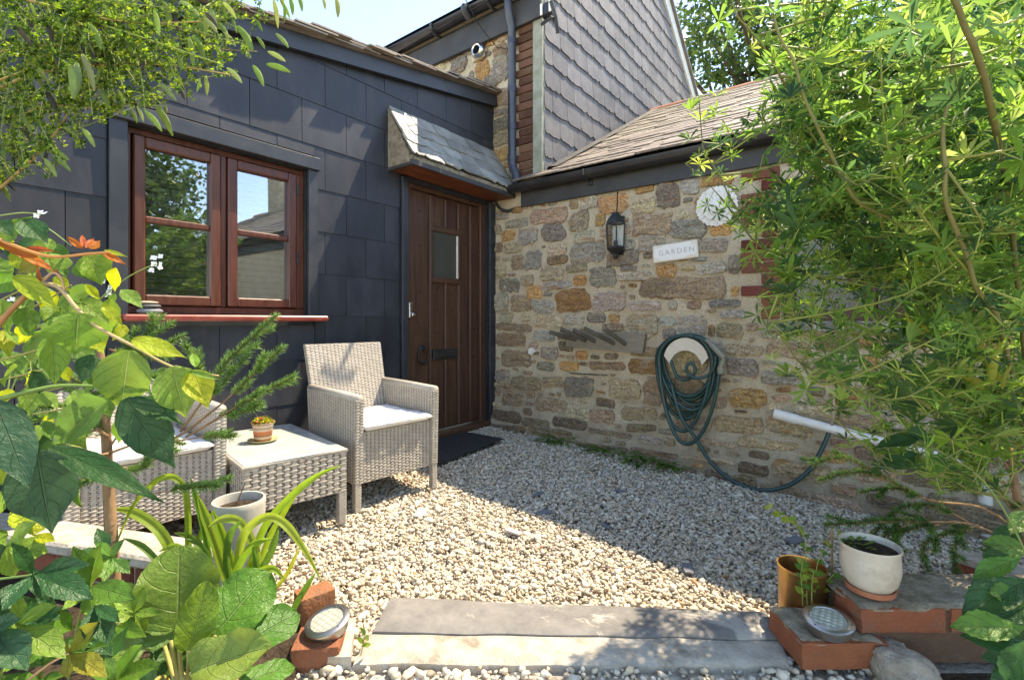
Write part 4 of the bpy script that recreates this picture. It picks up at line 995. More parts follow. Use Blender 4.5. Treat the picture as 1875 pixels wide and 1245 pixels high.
def make_chair(loc, rot, label):
    W, AT, ST, BT = .53, .575, .405, .835       # width, arm top, seat top, back top
    t = thing('rattan_armchair', label, 'chair', loc, 'pale grey rattan armchairs', rot); M = WM[t.name]
    xf, xb = .0, -.50; hw = W / 2; at = .045
    for s in (-1, 1):
        yo, yi = s * hw, s * (hw - at)
        y0, y1 = min(yo, yi), max(yo, yi)
        c = [(xb + .02, y0, .17), (xf, y0, .15), (xf, y1, .15), (xb + .02, y1, .17), (xb - .02, y0, AT + .012), (xf + .01, y0, AT), (xf + .01, y1, AT), (xb - .02, y1, AT + .012)]
        clad('arm_panel', c, t, M)
        mb = MB(); tube(mb, [(xb - .02, (y0 + y1) / 2, AT + .014), ((xf + xb) / 2, (y0 + y1) / 2, AT + .010), (xf + .008, (y0 + y1) / 2, AT + .002)], .0235, n=10); build('arm_rail', mb, M_['wicker'], t, M, smooth=True)
        mb = MB(); post(mb, xf - .018, s * (hw - .02), 0, .155); build('leg', mb, M_['wicker'], t, M)
        mb = MB(); post(mb, xb + .03, s * (hw - .02), 0, .175); build('leg', mb, M_['wicker'], t, M)
    h = hw - at - .004
    clad('front_panel', [(xf - .05, -h, .155), (xf - .012, -h, .145), (xf - .012, h, .145), (xf - .05, h, .155), (xf - .05, -h, ST), (xf - .012, -h, ST), (xf - .012, h, ST), (xf - .05, h, ST)], t, M)
    clad('seat', [(xb + .03, -h, .33), (xf - .055, -h, .33), (xf - .055, h, .33), (xb + .03, h, .33), (xb + .03, -h, ST - .012), (xf - .055, -h, ST - .005), (xf - .055, h, ST - .005), (xb + .03, h, ST - .012)], t, M, (.03, .02))
    clad('backrest', [(xb + .01, -h - .02, .36), (xb + .052, -h - .02, .36), (xb + .052, h + .02, .36), (xb + .01, h + .02, .36), (xb - .10, -h - .035, BT), (xb - .07, -h - .035, BT), (xb - .07, h + .035, BT), (xb - .10, h + .035, BT)], t, M)
    return t, M, h, xf, xb, ST
def cushion_mesh(x0, x1, y0, y1, z, th, seed, sag=.012):
    mb = MB(); nx, ny = 26, 26; r = random.Random(seed)
    def pt(i, j, top):
        u, v = i / nx, j / ny; e = min(u, 1 - u, v, 1 - v); k = math.sqrt(max(0, 1 - (1 - min(e / .10, 1)) ** 2))
        w_ = mnoise.noise(Vector((u * 6 + seed, v * 6, 0))) * .006 + mnoise.noise(Vector((u * 17 + seed, v * 17, 3))) * .0025
        zz = z + th * .5 + (1 if top else -1) * th * (.12 + .38 * k) + (w_ * k if top else 0) - (sag * math.sin(math.pi * u) * math.sin(math.pi * v) if top else 0)
        wob = .004 * math.sin(v * 21 + seed) * (1 if u in (0, 1) else 0)
        return (x0 + (x1 - x0) * u + wob, y0 + (y1 - y0) * v, zz)
    for top in (1, 0):
        b = len(mb.v); mb.v += [pt(i, j, top) for i in range(nx + 1) for j in range(ny + 1)]
        mb.f += [(b + i * (ny + 1) + j, b + (i + 1) * (ny + 1) + j, b + (i + 1) * (ny + 1) + j + 1, b + i * (ny + 1) + j + 1) for i in range(nx) for j in range(ny)]
    N = (nx + 1) * (ny + 1); rim = [i * (ny + 1) for i in range(nx + 1)] + [nx * (ny + 1) + j for j in range(1, ny + 1)] + [i * (ny + 1) + ny for i in range(nx - 1, -1, -1)] + [j for j in range(ny - 1, 0, -1)]
    mb.f += [(rim[k], rim[(k + 1) % len(rim)], N + rim[(k + 1) % len(rim)], N + rim[k]) for k in range(len(rim))]
    return mb
def cushion(M, h, xf, xb, ST, label, seed):
    o = thing('seat_cushion', label, 'cushion', M @ Vector((-.25, 0, ST)), 'seat cushions on the rattan chairs'); 
    build('cover', cushion_mesh(xb + .055, xf + .012, -h + .006, h - .006, ST + .001, .048, seed), M_['cushion'], o, M, smooth=True, auto=60)
    mb = MB(); e = ST + .025; x0, x1, hh = xb + .053, xf + .014, h - .004
    tube(mb, [(x0, -hh, e), (x1, -hh, e), (x1, hh, e), (x0, hh, e), (x0, -hh, e)], .0035, n=6); build('piping', mb, M_['cushion'], o, M, smooth=True)
gA = gz(.75)
c1 = make_chair((.765, -1.745, gA + .004), R_(-5), 'rattan armchair with tall woven back standing beside the brown door')
cushion(c1[1], *c1[2:], 'white seat cushion on the armchair beside the door', 1)
c2 = make_chair((.54, -2.80, gz(.5) + .004), R_(-3), 'rattan armchair half hidden behind the spruce and broad leaves')
cushion(c2[1], *c2[2:], 'white seat cushion on the armchair behind the spruce', 2)
# table
tb = thing('rattan_table', 'low rattan side table with frosted glass top between the armchairs', 'table', (.41, -2.265, gz(.4)), None, R_(-10)); MT = WM[tb.name]
L2, W2 = .38, .222; zt = .325 - gz(.4)
for nm, c in (('apron', [(L2 - .02, -W2), (L2, -W2), (L2, W2), (L2 - .02, W2)]), ('apron', [(-L2, -W2), (-L2 + .02, -W2), (-L2 + .02, W2), (-L2, W2)]), ('apron', [(-L2 + .022, -W2), (L2 - .022, -W2), (L2 - .022, -W2 + .02), (-L2 + .022, -W2 + .02)]), ('apron', [(-L2 + .022, W2 - .02), (L2 - .022, W2 - .02), (L2 - .022, W2), (-L2 + .022, W2)])):
    clad(nm, [(x, y, zt - .20) for x, y in c] + [(x, y, zt - .012) for x, y in c], tb, MT, (.03, .0125))
for sx in (-1, 1):
    for sy in (-1, 1): mb = MB(); post(mb, sx * (L2 - .018), sy * (W2 - .018), 0, zt - .19, .017); build('leg', mb, M_['wicker'], tb, MT)
build('rim', tube(MB(), [(-L2, -W2, zt - .006), (L2, -W2, zt - .006), (L2, W2, zt - .006), (-L2, W2, zt - .006), (-L2, -W2, zt - .006)], .008, n=8), M_['wicker'], tb, MT)
build('glass_top', box(MB(), (-L2 + .004, -W2 + .004, zt - .008), (L2 - .004, W2 - .004, zt + .004), .002), M_['glass_table'], tb, MT)
# striped pot with succulent on the table
pp = onZ(481, 806, .335); pp.z = .325 + .0045
sa = tag(build('glass_saucer', lathe(MB(), [(.040, 0), (.050, .001), (.068, .010), (.070, .013), (.066, .012), (.048, .004), (.0001, .004)], 32), M_['saucer_glass'], None, Matrix.Translation(pp), smooth=True), 'green glass saucer under the striped pot on the table', 'saucer')
pot = thing('succulent_pot', 'small striped terracotta pot of jade succulent on glass table', 'plant pot', pp + Vector((0, 0, .0055)))
Mp = WM[pot.name]
build('pot', lathe(MB(), [(.036, 0), (.039, .004), (.047, .075), (.049, .078), (.049, .090), (.044, .090), (.042, .076), (.0001, .075)], 28), M_['stripe_pot'], pot, Mp, smooth=True, auto=50)
rp0 = random.Random(99)
# ================================================================ STEP, LOW WALLS, GRAVEL
ZO = .09                                         # level outside the sunken courtyard
def LD(lat, dep, z=0.0): q = CAM + FW * dep + RT * lat; return Vector((q.x, q.y, z))
def latdep(x, y): v = Vector((x, y, 0)) - Vector((CAM.x, CAM.y, 0)); return v.dot(RT), v.dot(FW)
BND = [(-3.2, 2.25), (-1.60, 1.80), (-1.05, 1.62), (-.55, 1.50), (-.36, 1.48), (.74, 1.41), (.86, 1.30), (1.2, 1.33), (3.0, 1.40)]
def bnd(l): return float(np.interp(l, [b[0] for b in BND], [b[1] for b in BND]))
mb = MB(); top = [LD(l, d - .02, ZO - .035) for l, d in BND] + [LD(3.0, -2.5, ZO - .035), LD(-3.2, -2.5, ZO - .035)]
n = len(top); mb.add(top + [Vector((p.x, p.y, -.3)) for p in top], [tuple(range(n))] + [(k, (k + 1) % n, n + (k + 1) % n, n + k) for k in range(n)])
struct(build('upper_path', mb, M_['ground']))
def sheet(mb, quad, z, th, nx=24, ny=8, seed=0, amp=.004, edge=.006):
    """stone slab from 4 ground points with slightly uneven edges and top"""
    a, b, c, d = [Vector(q) for q in quad]; vs = []
    for j in range(ny + 1):
        for i in range(nx + 1):
            u, v = i / nx, j / ny; p = a * (1 - u) * (1 - v) + b * u * (1 - v) + c * u * v + d * (1 - u) * v
            if i in (0, nx) or j in (0, ny): p += Vector((mnoise.noise(p * 17 + Vector((seed, 0, 0))), mnoise.noise(p * 17 + Vector((0, seed, 5))), 0)) * edge * 1.2
            p.z = z + amp * mnoise.noise(Vector((p.x * 6, p.y * 6, seed))) - (.006 if (i in (0, nx) or j in (0, ny)) else 0); vs.append(p)
    q = nx + 1; fs = [(j * q + i, j * q + i + 1, (j + 1) * q + i + 1, (j + 1) * q + i) for j in range(ny) for i in range(nx)]
    rim = [i for i in range(nx + 1)] + [j * q + nx for j in range(1, ny + 1)] + [ny * q + i for i in range(nx - 1, -1, -1)] + [j * q for j in range(ny - 1, 0, -1)]
    N = len(vs); vs += [Vector((vs[i].x, vs[i].y, z - th)) for i in rim]; m = len(rim)
    fs += [(rim[k], rim[(k + 1) % m], N + (k + 1) % m, N + k) for k in range(m)]; mb.add(vs, fs); return mb
sq = [onZ(*p, ZO) for p in ((715, 1090), (1402, 1116), (1428, 1165), (682, 1152))]
tag(build('step_slab', sheet(MB(), sq, ZO, .06, 60, 8, 1, .0025, .0025), M_['slab'], smooth=True, auto=40), 'long grey slate slab forming the step down into the courtyard', 'step')
cq = [onZ(*p, ZO - .008) for p in ((676, 1154), (1432, 1168), (1442, 1214), (646, 1212))]
tag(build('step_edging', sheet(MB(), cq, ZO - .008, .12, 80, 8, 2, .004, .004), M_['concrete'], smooth=True, auto=40), 'pale concrete edging along the front of the slate step', 'edging')
# right low brick wall
br = thing('brick_wall', 'low stepped red brick wall end right of the slate step', 'wall', onZ(1470, 1200, ZO))
e1 = (onZ(1734, 1116, .216) - onZ(1575, 1116, .216)).normalized(); e2 = Vector((-e1.y, e1.x, 0))
def rough_box(L, D, h, seed, amp=.0025, n=(12, 6, 4)):
    mb = MB(); r = Vector((seed * 3.1, seed * 1.7, 0))
    def face(o, u, v, nu, nv):
        b = len(mb.v)
        for j in range(nv + 1):
            for i in range(nu + 1): mb.v.append(tuple(o + u * (i / nu) + v * (j / nv)))
        mb.f += [(b + j * (nu + 1) + i, b + j * (nu + 1) + i + 1, b + (j + 1) * (nu + 1) + i + 1, b + (j + 1) * (nu + 1) + i) for j in range(nv) for i in range(nu)]
    X, Y, Z = Vector((L, 0, 0)), Vector((0, D, 0)), Vector((0, 0, h)); O = Vector()
    face(O, X, Z, n[0], n[2]); face(Y, X, Z, n[0], n[2]); face(O, Y, Z, n[1], n[2]); face(X, Y, Z, n[1], n[2]); face(O, X, Y, n[0], n[1]); face(Z, X, Y, n[0], n[1])
    c = (X + Y + Z) / 2; out = []
    for p in mb.v:
        p = Vector(p); e = [min(p[k], (L, D, h)[k] - p[k]) for k in range(3)]; ne = sum(q < .006 for q in e)
        d = Vector((mnoise.noise(p * 38 + r), mnoise.noise(p * 38 + r + Vector((9, 0, 0))), mnoise.noise(p * 38 + r + Vector((0, 9, 0))))) * amp
        if ne >= 2: d += (c - p).normalized() * (.0035 + .005 * max(0, mnoise.noise(p * 24 + r)))
        out.append(tuple(p + d))
    mb.v = out; return mb
def brick(o, L=.215, D=.10, h=.064, par=None, col=None, yaw=0, nm='brick'):
    M = frame(o, e1, (0, 0, 1)) @ Matrix.Rotation(yaw, 4, 'Z'); k = rb.uniform(.8, 1.15)
    return build(nm, rough_box(L, D, h, rb.uniform(0, 50)), M_['brick'], par, M, smooth=True, auto=50, color=col or (.25 * k, .082 * k, .045 * k))
o1 = onZ(1467, 1177, .150)
brick(Vector((o1.x, o1.y, .083)), .215, .155, .066, br, (.26, .085, .045))
o2 = onZ(1575, 1116, .216)
for k in range(5): brick(Vector((o2.x, o2.y, .157)) + e1 * .224 * k, .215, .105, .060, br)
def capm(o, w0, w1, d0, d1, z): return [Vector((o.x, o.y, 0)) + e1 * a + e2 * b for a, b in ((w0, d1), (w1, d1), (w1, d0), (w0, d0))]
build('mortar_bed', rough_box(1.1, .15, .135, 3, .004, (40, 8, 6)), M_['brick'], br, frame(Vector((o2.x, o2.y, .079)) + e1 * .008 + e2 * .008, e1, (0, 0, 1)), smooth=True, auto=50, color=(.12, .075, .05))  # dark mortar, its brown deepened to carry the shade under the upper bricks
build('mortar_cap', sheet(MB(), capm(o2, .0, 1.1, .004, .17, 0), .2225, .012, 60, 14, 7, .010, .006), M_['cement'], br, smooth=True, auto=40)
build('mortar_cap', sheet(MB(), capm(o1, .002, .2, .004, .15, 0), .1535, .010, 20, 14, 8, .008, .005), M_['cement'], br, smooth=True, auto=40)
# left low wall with white coping
lw = thing('coping_wall', 'low brick garden wall with white coping behind the bergenia', 'wall', onZ(330, 985, ZO))
ca, cb = onZ(330, 985, .22), onZ(130, 957, .22); g1 = (cb - ca).normalized(); g2 = Vector((g1.y, -g1.x, 0)); g2 = g2 if g2.dot(FW) > 0 else -g2
ends = ca - g1 * .16; Lw = 1.75
def lbox(nm, a, b, mat, col=None, bev=.006): return build(nm, box(MB(), a, b, bev, frame(Vector((ends.x, ends.y, 0)), g1, (0, 0, 1)) @ (Matrix.Diagonal((1, -1, 1, 1)) if frame(ends, g1, (0, 0, 1)).to_3x3() @ Vector((0, 1, 0)) @ g2 < 0 else I4)), mat, lw, color=col)
x = 0
while x < Lw: lbox('coping_stone', (x, -.135, .182), (x + .445, .012, .221), M_['concrete'], None, .008); x += .45
for r_i in range(3):
    x = 0 if r_i % 2 == 0 else -.1
    while x < Lw:
        a_, b_ = max(x, 0), min(x + .213, Lw)
        lbox('brick', (a_, -.112, .178 - .072 * (r_i + 1)), (b_, -.01, .178 - .072 * r_i - .009), M_['brick'], (lambda k: [v * k for v in (.23, .085, .05)])(rb.uniform(.75, 1.2))); x += .222
lbox('mortar_core', (.006, -.104, -.15), (Lw, -.016, .18), M_['cement'])
# loose bricks and block at the left end of the step
lb_ = [(onZ(548, 1150, ZO), .10, .07, .075, R_(38), 'upright orange brick end beside the bergenia leaves'), (onZ(528, 1238, .06), .12, .10, .062, R_(8), 'flat worn terracotta brick below the round solar light')]
for o, L, D, h, yaw, lab in lb_:
    tag(brick(o, L, D, h, None, (.28, .115, .06), yaw), lab, 'brick')
tag(build('concrete_block', sheet(MB(), [onZ(*p, .105) for p in ((572, 1130), (650, 1128), (645, 1195), (560, 1200))], .105, .06, 8, 8, 4, .006, .006), M_['concrete'], smooth=True, auto=40), 'small rough concrete block carrying the round solar light', 'block')
def solar(c, nrm, label, rad=.071):
    t = thing('solar_light', label, 'light', c); M = frame(c, Vector((1, 0, 0)) if abs(Vector(nrm).normalized().x) < .9 else Vector((0, 1, 0)), nrm) @ Matrix.Scale(.80, 4)
    build('body', lathe(MB(), [(.052, -.026), (.060, -.024), (.064, 0), (.064, .004)], 36), M_['steel'], t, M, smooth=True, auto=40)
    build('ring', lathe(MB(), [(.064, .0045), (rad, .005), (rad, .010), (.068, .013), (.052, .0145), (.050, .012)], 40, caps=False), M_['steel'], t, M, smooth=True, auto=40)
    build('lens', lathe(MB(), [(.050, .0115), (.0001, .0125)], 32), M_['lens'], t, M)
    mb = MB()
    for k in range(3): lathe(mb, [(.003, 0), (.0001, .002)], 8, Matrix.Translation((.061 * math.cos(k * 2.1), .061 * math.sin(k * 2.1), .0138)))
    build('screws', mb, M_['iron'], t, M)
solar(onZ(600, 1140, .145), Vector((0, 0, 1)) - FW * .22 - RT * .10, 'round steel solar light on concrete block beside the bergenia')
solar(onZ(1516, 1138, .178), Vector((0, 0, 1)) - FW * .22 + RT * .12, 'round steel solar light leaning on the stepped brick wall')
# pots right
pc = onZ(1592, 1080, .222); pc.z = .222
tag(build('terracotta_saucer', lathe(MB(), [(.056, 0), (.066, .003), (.070, .02), (.066, .021), (.060, .008), (.0001, .008)], 36), M_['terracotta'], None, Matrix.Translation(pc) @ Matrix.Scale(.83, 4), smooth=True, auto=50), 'brown terracotta saucer under the cream pot on the brick wall', 'saucer')
cp = thing('cream_pot', 'cream glazed chamber pot of compost on the low brick wall', 'plant pot', pc + Vector((0, 0, .0075))); Mc = WM[cp.name] @ Matrix.Scale(.84, 4)
build('bowl', lathe(MB(), [(.045, 0), (.056, .004), (.073, .03), (.081, .065), (.080, .10), (.078, .122), (.083, .135), (.082, .138), (.075, .130), (.074, .11), (.0, .105)], 40), M_['cream'], cp, Mc, smooth=True, auto=60)
build('soil', lathe(MB(), [(.0765, .118), (.05, .124), (.02, .119), (.0001, .124)], 24), M_['soil'], cp, Mc)
bc = onZ(1468, 1130, ZO); bc.z = ZO
bp = thing('brass_planter', 'tarnished brass cylinder planter holding a leafy herb by the step', 'plant pot', bc); Mb = WM[bp.name] @ Matrix.Diagonal((.86, .86, .95, 1))
build('cylinder', lathe(MB(), [(.066, 0), (.068, .004), (.072, .148), (.0745, .150), (.0745, .155), (.070, .155), (.0685, .148), (.066, .06), (.0001, .06)], 36), M_['brass'], bp, Mb, smooth=True, auto=50)
build('soil', lathe(MB(), [(.066, .07), (.03, .078), (.0001, .075)], 20), M_['soil'], bp, Mb)
# big pale pot left
wc = P(437, 990, 1.50); wc.z = ZO
wpot = thing('pale_planter', 'tall pale cylinder planter with dry soil beside the strap leaves', 'plant pot', wc); Mw = WM[wpot.name] @ Matrix.Diagonal((.86, .86, .97, 1))
build('cylinder', lathe(MB(), [(.072, 0), (.074, .004), (.086, .285), (.087, .300), (.084, .304), (.078, .303), (.075, .29), (.070, .18), (.0001, .18)], 40), M_['pot_pale'], wpot, Mw, smooth=True, auto=50)
build('soil', lathe(MB(), [(.0765, .276), (.05, .284), (.02, .280), (.0001, .286)], 28), M_['soil'], wpot, Mw)
# boulders
for (c, s, seed, lab) in ((P(1655, 1228, 1.16), (.085, .06, .046), 3, 'large pale boulder in front of the brick wall'), (P(1618, 1192, 1.24), (.06, .05, .045), 8, 'smaller mossy stone behind the large boulder')):
    mb = MB(); vs = []; K, J = 44, 24
    for j in range(J + 1):
        ph = math.pi * j / J
        for k in range(K):
            th = 2 * math.pi * k / K; v = Vector((math.sin(ph) * math.cos(th), math.sin(ph) * math.sin(th), math.cos(ph)))
            r = 1 + .28 * mnoise.noise(v * 1.6 + Vector((seed, 0, 0))) + .13 * mnoise.noise(v * 3.6 + Vector((0, seed, 0))) + .05 * mnoise.noise(v * 9 + Vector((0, 0, seed))) + .02 * mnoise.noise(v * 22)
            vs.append(Vector((v.x * s[0], v.y * s[1], v.z * s[2])) * r)
    mb.add(vs, [(j * K + k, j * K + (k + 1) % K, (j + 1) * K + (k + 1) % K, (j + 1) * K + k) for j in range(J) for k in range(K)])
    tag(build('boulder', mb, M_['boulder'], None, Matrix.Translation(c) @ Matrix.Rotation(-.5, 4, 'Z') @ Matrix.Rotation(.25, 4, 'Y'), smooth=True), lab, 'boulder')
# far right edging
fe = thing('path_edging', 'short brick edging with white cap under the spruce branches', 'edging', onZ(1800, 1035, gz(3)))
fa, fb = onZ(1752, 1006, .0), onZ(1860, 1042, .0); fd = (fb - fa).normalized(); FM = frame(Vector((fa.x, fa.y, 0)), fd, (0, 0, 1)); FL_ = (fb - fa).length + .3
build('cap', box(MB(), (0, -.05, -.035), (FL_, .05, .0), .005, FM), M_['concrete'], fe)
for k in range(3): build('brick', box(MB(), (k * .22, -.045, -.2), (k * .22 + .212, .045, -.037), .005, FM), M_['brick'], fe, color=(.3, .1, .06))
# door mat
mq = [onZ(*p, gz(.3) + .02) for p in ((800, 850), (922, 803), (848, 789), (730, 826))]
mt = sheet(MB(), [Vector((q.x, q.y, 0)) for q in mq], gz(.3) + .028, .012, 30, 14, 6, .006, .002)
tag(build('door_mat', mt, M_['rubber'], smooth=True, auto=40), 'black rubber mat lying on the gravel at the door', 'mat')
# ---------------------------------------------------------------- gravel
def ico():
    p = (1 + 5 ** .5) / 2; v = np.array([(-1, p, 0), (1, p, 0), (-1, -p, 0), (1, -p, 0), (0, -1, p), (0, 1, p), (0, -1, -p), (0, 1, -p), (p, 0, -1), (p, 0, 1), (-p, 0, -1), (-p, 0, 1)], float)
    f = np.array([(0, 11, 5), (0, 5, 1), (0, 1, 7), (0, 7, 10), (0, 10, 11), (1, 5, 9), (5, 11, 4), (11, 10, 2), (10, 7, 6), (7, 1, 8), (3, 9, 4), (3, 4, 2), (3, 2, 6), (3, 6, 8), (3, 8, 9), (4, 9, 5), (2, 4, 11), (6, 2, 10), (8, 6, 7), (9, 8, 1)])
    return v / np.linalg.norm(v[0]), f
def gravel(name, XYZ, size, label_kind='stuff'):
    N = len(XYZ); V, Fc = ico()
    j = 1 + rng.uniform(-.34, .22, (N, 12, 1)); v = V[None] * j
    sc = size[:, None] * np.stack([rng.uniform(.75, 1.35, N), rng.uniform(.6, 1.05, N), rng.uniform(.38, .75, N)], 1)
    v = v * sc[:, None, :]
    yaw = rng.uniform(0, 6.283, N); tx = rng.normal(0, .38, N); ty = rng.normal(0, .38, N)
    def rot(v, a, i, k):
        c, s = np.cos(a)[:, None], np.sin(a)[:, None]; x, y = v[:, :, i].copy(), v[:, :, k].copy(); v[:, :, i] = c * x - s * y; v[:, :, k] = s * x + c * y
    rot(v, tx, 1, 2); rot(v, ty, 0, 2); rot(v, yaw, 0, 1)
    v += XYZ[:, None, :]
    me = bpy.data.meshes.new(name); nf = N * 20
    me.vertices.add(N * 12); me.vertices.foreach_set('co', v.astype(np.float32).ravel())
    me.loops.add(nf * 3); me.loops.foreach_set('vertex_index', (Fc[None] + (np.arange(N) * 12)[:, None, None]).astype(np.int32).ravel())
    me.polygons.add(nf); me.polygons.foreach_set('loop_start', np.arange(0, nf * 3, 3, dtype=np.int32)); me.update(calc_edges=True)
    pal = np.array([(.62, .545, .43), (.56, .475, .355), (.70, .64, .53), (.46, .38, .28), (.42, .40, .36), (.60, .48, .33), (.33, .28, .215), (.52, .27, .14)])
    ci = rng.choice(8, N, p=[.27, .24, .2, .1, .06, .09, .035, .005]); col = pal[ci] * rng.uniform(.82, 1.12, (N, 1))
    a = me.color_attributes.new('Col', 'FLOAT_COLOR', 'POINT')
    a.data.foreach_set('color', np.concatenate([np.repeat(col, 12, 0), np.ones((N * 12, 1))], 1).astype(np.float32).ravel())
    o = link(name, me, M_['gravel']); tag(o, label_kind[0], 'gravel'); o['kind'] = 'stuff'; return o
def scatter(n, x0, x1, y0, y1, keep):
    p = np.stack([rng.uniform(x0, x1, n), rng.uniform(y0, y1, n)], 1); return p[keep(p)]
cxy = np.array([CAM.x, CAM.y]); rt2 = np.array([RT.x, RT.y]); fw2 = np.array([FW.x, FW.y])
def lat_dep(p): d = p - cxy; return d @ rt2, d @ fw2
bl, bd_ = np.array([b[0] for b in BND]), np.array([b[1] for b in BND])
def court(p):
    l, d = lat_dep(p); return (d > np.interp(l, bl, bd_) - .012) & (np.abs(l) < d * 1.12 + .15)
pts = scatter(104000, 0.02, 3.6, -3.3, -.06, court)
dd = lat_dep(pts)[1]; keep = rng.random(len(pts)) < np.clip(1.25 - .12 * dd, .6, 1); pts = pts[keep]
sz = rng.gamma(7, .0088 / 7, len(pts)) * rng.uniform(.85, 1.15, len(pts))
zz = -.01 - .05 * np.clip(pts[:, 0], 0, 3.2) + rng.uniform(-.010, .008, len(pts)) + .008 * np.sin(pts[:, 0] * 5) * np.sin(pts[:, 1] * 4)
inm = np.zeros(len(pts), bool)
mqa = np.array([(q.x, q.y) for q in mq]); 
def inside(poly, p):
    r = np.ones(len(p), bool)
    a = poly; b = np.roll(poly, -1, 0)
    cr = np.stack([(b[i, 0] - a[i, 0]) * (p[:, 1] - a[i, 1]) - (b[i, 1] - a[i, 1]) * (p[:, 0] - a[i, 0]) for i in range(len(a))], 1)
    return (cr > 0).all(1) | (cr < 0).all(1)
zz[inside(mqa, pts)] -= .02
gravel('gravel', np.concatenate([pts, zz[:, None]], 1), sz, ('pale buff limestone gravel covering the sunken courtyard',))
cqa = np.array([(q.x, q.y) for q in [sq[0], sq[1], cq[2], cq[3]]])
def front(p):
    l, d = lat_dep(p); return (d > .85) & (d < np.interp(l, bl, bd_) + .02) & (l > -.62) & (l < 1.0) & ~inside(cqa, p)
c0 = LD(.2, 1.2)
pts = scatter(38000, c0.x - 1.3, c0.x + 1.3, c0.y - 1.3, c0.y + 1.3, front)
sz = rng.gamma(7, .0096 / 7, len(pts)); zz = ZO - .032 + rng.uniform(-.008, .014, len(pts))
gravel('gravel', np.concatenate([pts, zz[:, None]], 1), sz, ('coarser pale gravel of the path in front of the step',))
# slate chips and shards lying on the gravel
SH = ((1260, 1042, .045, 'wide blue-grey slate shard on shaded gravel near the sunlit edge'), (995, 940, .04, 'slate shard in the shade in front of the door mat'), (1110, 965, .03, 'small dark slate chip in the middle of the shaded gravel'), (985, 905, .035, 'slate chip on the gravel between mat and weeds'), (1135, 900, .03, 'slate chip on the gravel below the boot rack'), (770, 940, .05, 'pale flat shard on sunlit gravel in front of the armchair'), (940, 975, .045, 'pale flat shard on sunlit gravel midway to the step'), (1455, 990, .05, 'slate shard on the gravel behind the brass planter'))
for i, (px, py, s, lab) in enumerate(SH):
    g = onZ(px, py, -.06); g = onZ(px, py, gz(g.x) + .012); mb = stone_mesh(s * 2, s * 1.0, .004, .004, i + 40, .8)
    tag(build('slate_shard', mb, M_['pebble'], None, Matrix.Translation(g + Vector((0, 0, .006))) @ Matrix.Rotation(rb.uniform(0, 6), 4, 'Z') @ Matrix.Rotation(R_(-90) + rb.uniform(-.15, .15), 4, 'X'), color=(.16, .17, .19) if i not in (5, 6) else (.5, .49, .46)), lab, 'shard', 'slate shards on the gravel')

mb = MB()                                        # fallen leaves, twigs and bits caught in the gravel
for k in range(150):
    x, y = rp0.uniform(.1, 3.0), -.14 - 2.4 * rp0.random() ** 1.7
    l, d = latdep(x, y)
    if d < bnd(l) + .05: continue
    th = rp0.uniform(0, 6.28); L = rp0.uniform(.008, .026); w_ = L * rp0.uniform(.12, .4); z = gz(x) + .014; c, s = math.cos(th), math.sin(th); t1 = rp0.uniform(-.006, .010)
    mb.add([(x - c * L, y - s * L, z), (x - s * w_, y + c * w_, z + t1), (x + c * L, y + s * L, z + .003), (x + s * w_, y - c * w_, z + t1)], [(0, 1, 2, 3)], col=(*rp0.choice(((.22, .13, .06), (.12, .08, .05), (.30, .22, .10), (.10, .15, .04))), 1))
o = tag(build('leaf_litter', mb, M_['leaf_attr']), 'dead leaves and bits scattered over the courtyard gravel', 'litter'); o['kind'] = 'stuff'
# ================================================================ PLANTS
rp = random.Random(17)
def SHP(kind):
    def ov(t): return (math.sin(math.pi * min(1, t * 1.0) ** .72) ** .85) * (1 - .5 * max(0, t - .62) / .38) if 0 < t < 1 else 0
    def rnd_(t): return (1 - abs(2 * (t ** .82) - 1) ** 2.6) ** .55 if 0 < t < 1 else 0
    def lan(t): return math.sin(math.pi * t ** 1.12) ** 1.05 if 0 < t < 1 else 0
    def obl(t): return (math.sin(math.pi * t ** 1.6) ** .75) * (1 - .0 * t) if 0 < t < 1 else 0
    return dict(ovate=ov, round=rnd_, lance=lan, oblance=obl)[kind]
def leaf_mb(L, W, kind='ovate', nl=10, nw=6, fold=.18, droop=.15, corr=.01, ser=0.0, wave=.0, seed=0, twist=0.0, mb=None, M=None, col=None):
    f = SHP(kind); r = random.Random(seed); vs = []; uv = []; ph = r.uniform(0, 6)
    for i in range(nl + 1):
        t = i / nl; w_ = f(min(max(t, .012), .992)) * W / 2
        if ser: w_ *= 1 + ser * (1 if i % 2 else -1)
        else: w_ *= 1 + r.uniform(-.035, .035)
        for j in range(nw + 1):
            s = 2 * j / nw - 1; a = abs(s)
            z = fold * a * w_ - droop * L * t * t + corr * L * math.sin((t - .32 * a) * 2 * math.pi * 6) * a * (1 - a * .3) + wave * W * math.sin(t * 9 + ph + (2 if s > 0 else 0)) * a * a
            tw = twist * t; y = s * w_
            vs.append((L * t * (1 - .12 * droop * t), y * math.cos(tw) - z * math.sin(tw) * .0, z + y * math.sin(tw))); uv.append((.5 + s / 2, t))
    q = nw + 1; fs = [(i * q + j, (i + 1) * q + j, (i + 1) * q + j + 1, i * q + j + 1) for i in range(nl) for j in range(nw)]
    mb = mb or MB()
    if M is not None: vs = [M @ Vector(v) for v in vs]
    mb.add(vs, fs, uv, col); return mb
def vari(c, r=rp, a=.18): k = r.uniform(1 - a, 1 + a); return (c[0] * k * r.uniform(.92, 1.1), c[1] * k, c[2] * k * r.uniform(.8, 1.2))
LG = dict(light=(.17, .29, .045), yellow=(.33, .40, .025), mid=(.095, .21, .035), dark=(.035, .105, .035), blue=(.045, .115, .06), orange=(.50, .16, .025), red=(.42, .11, .03), olive=(.25, .25, .04))
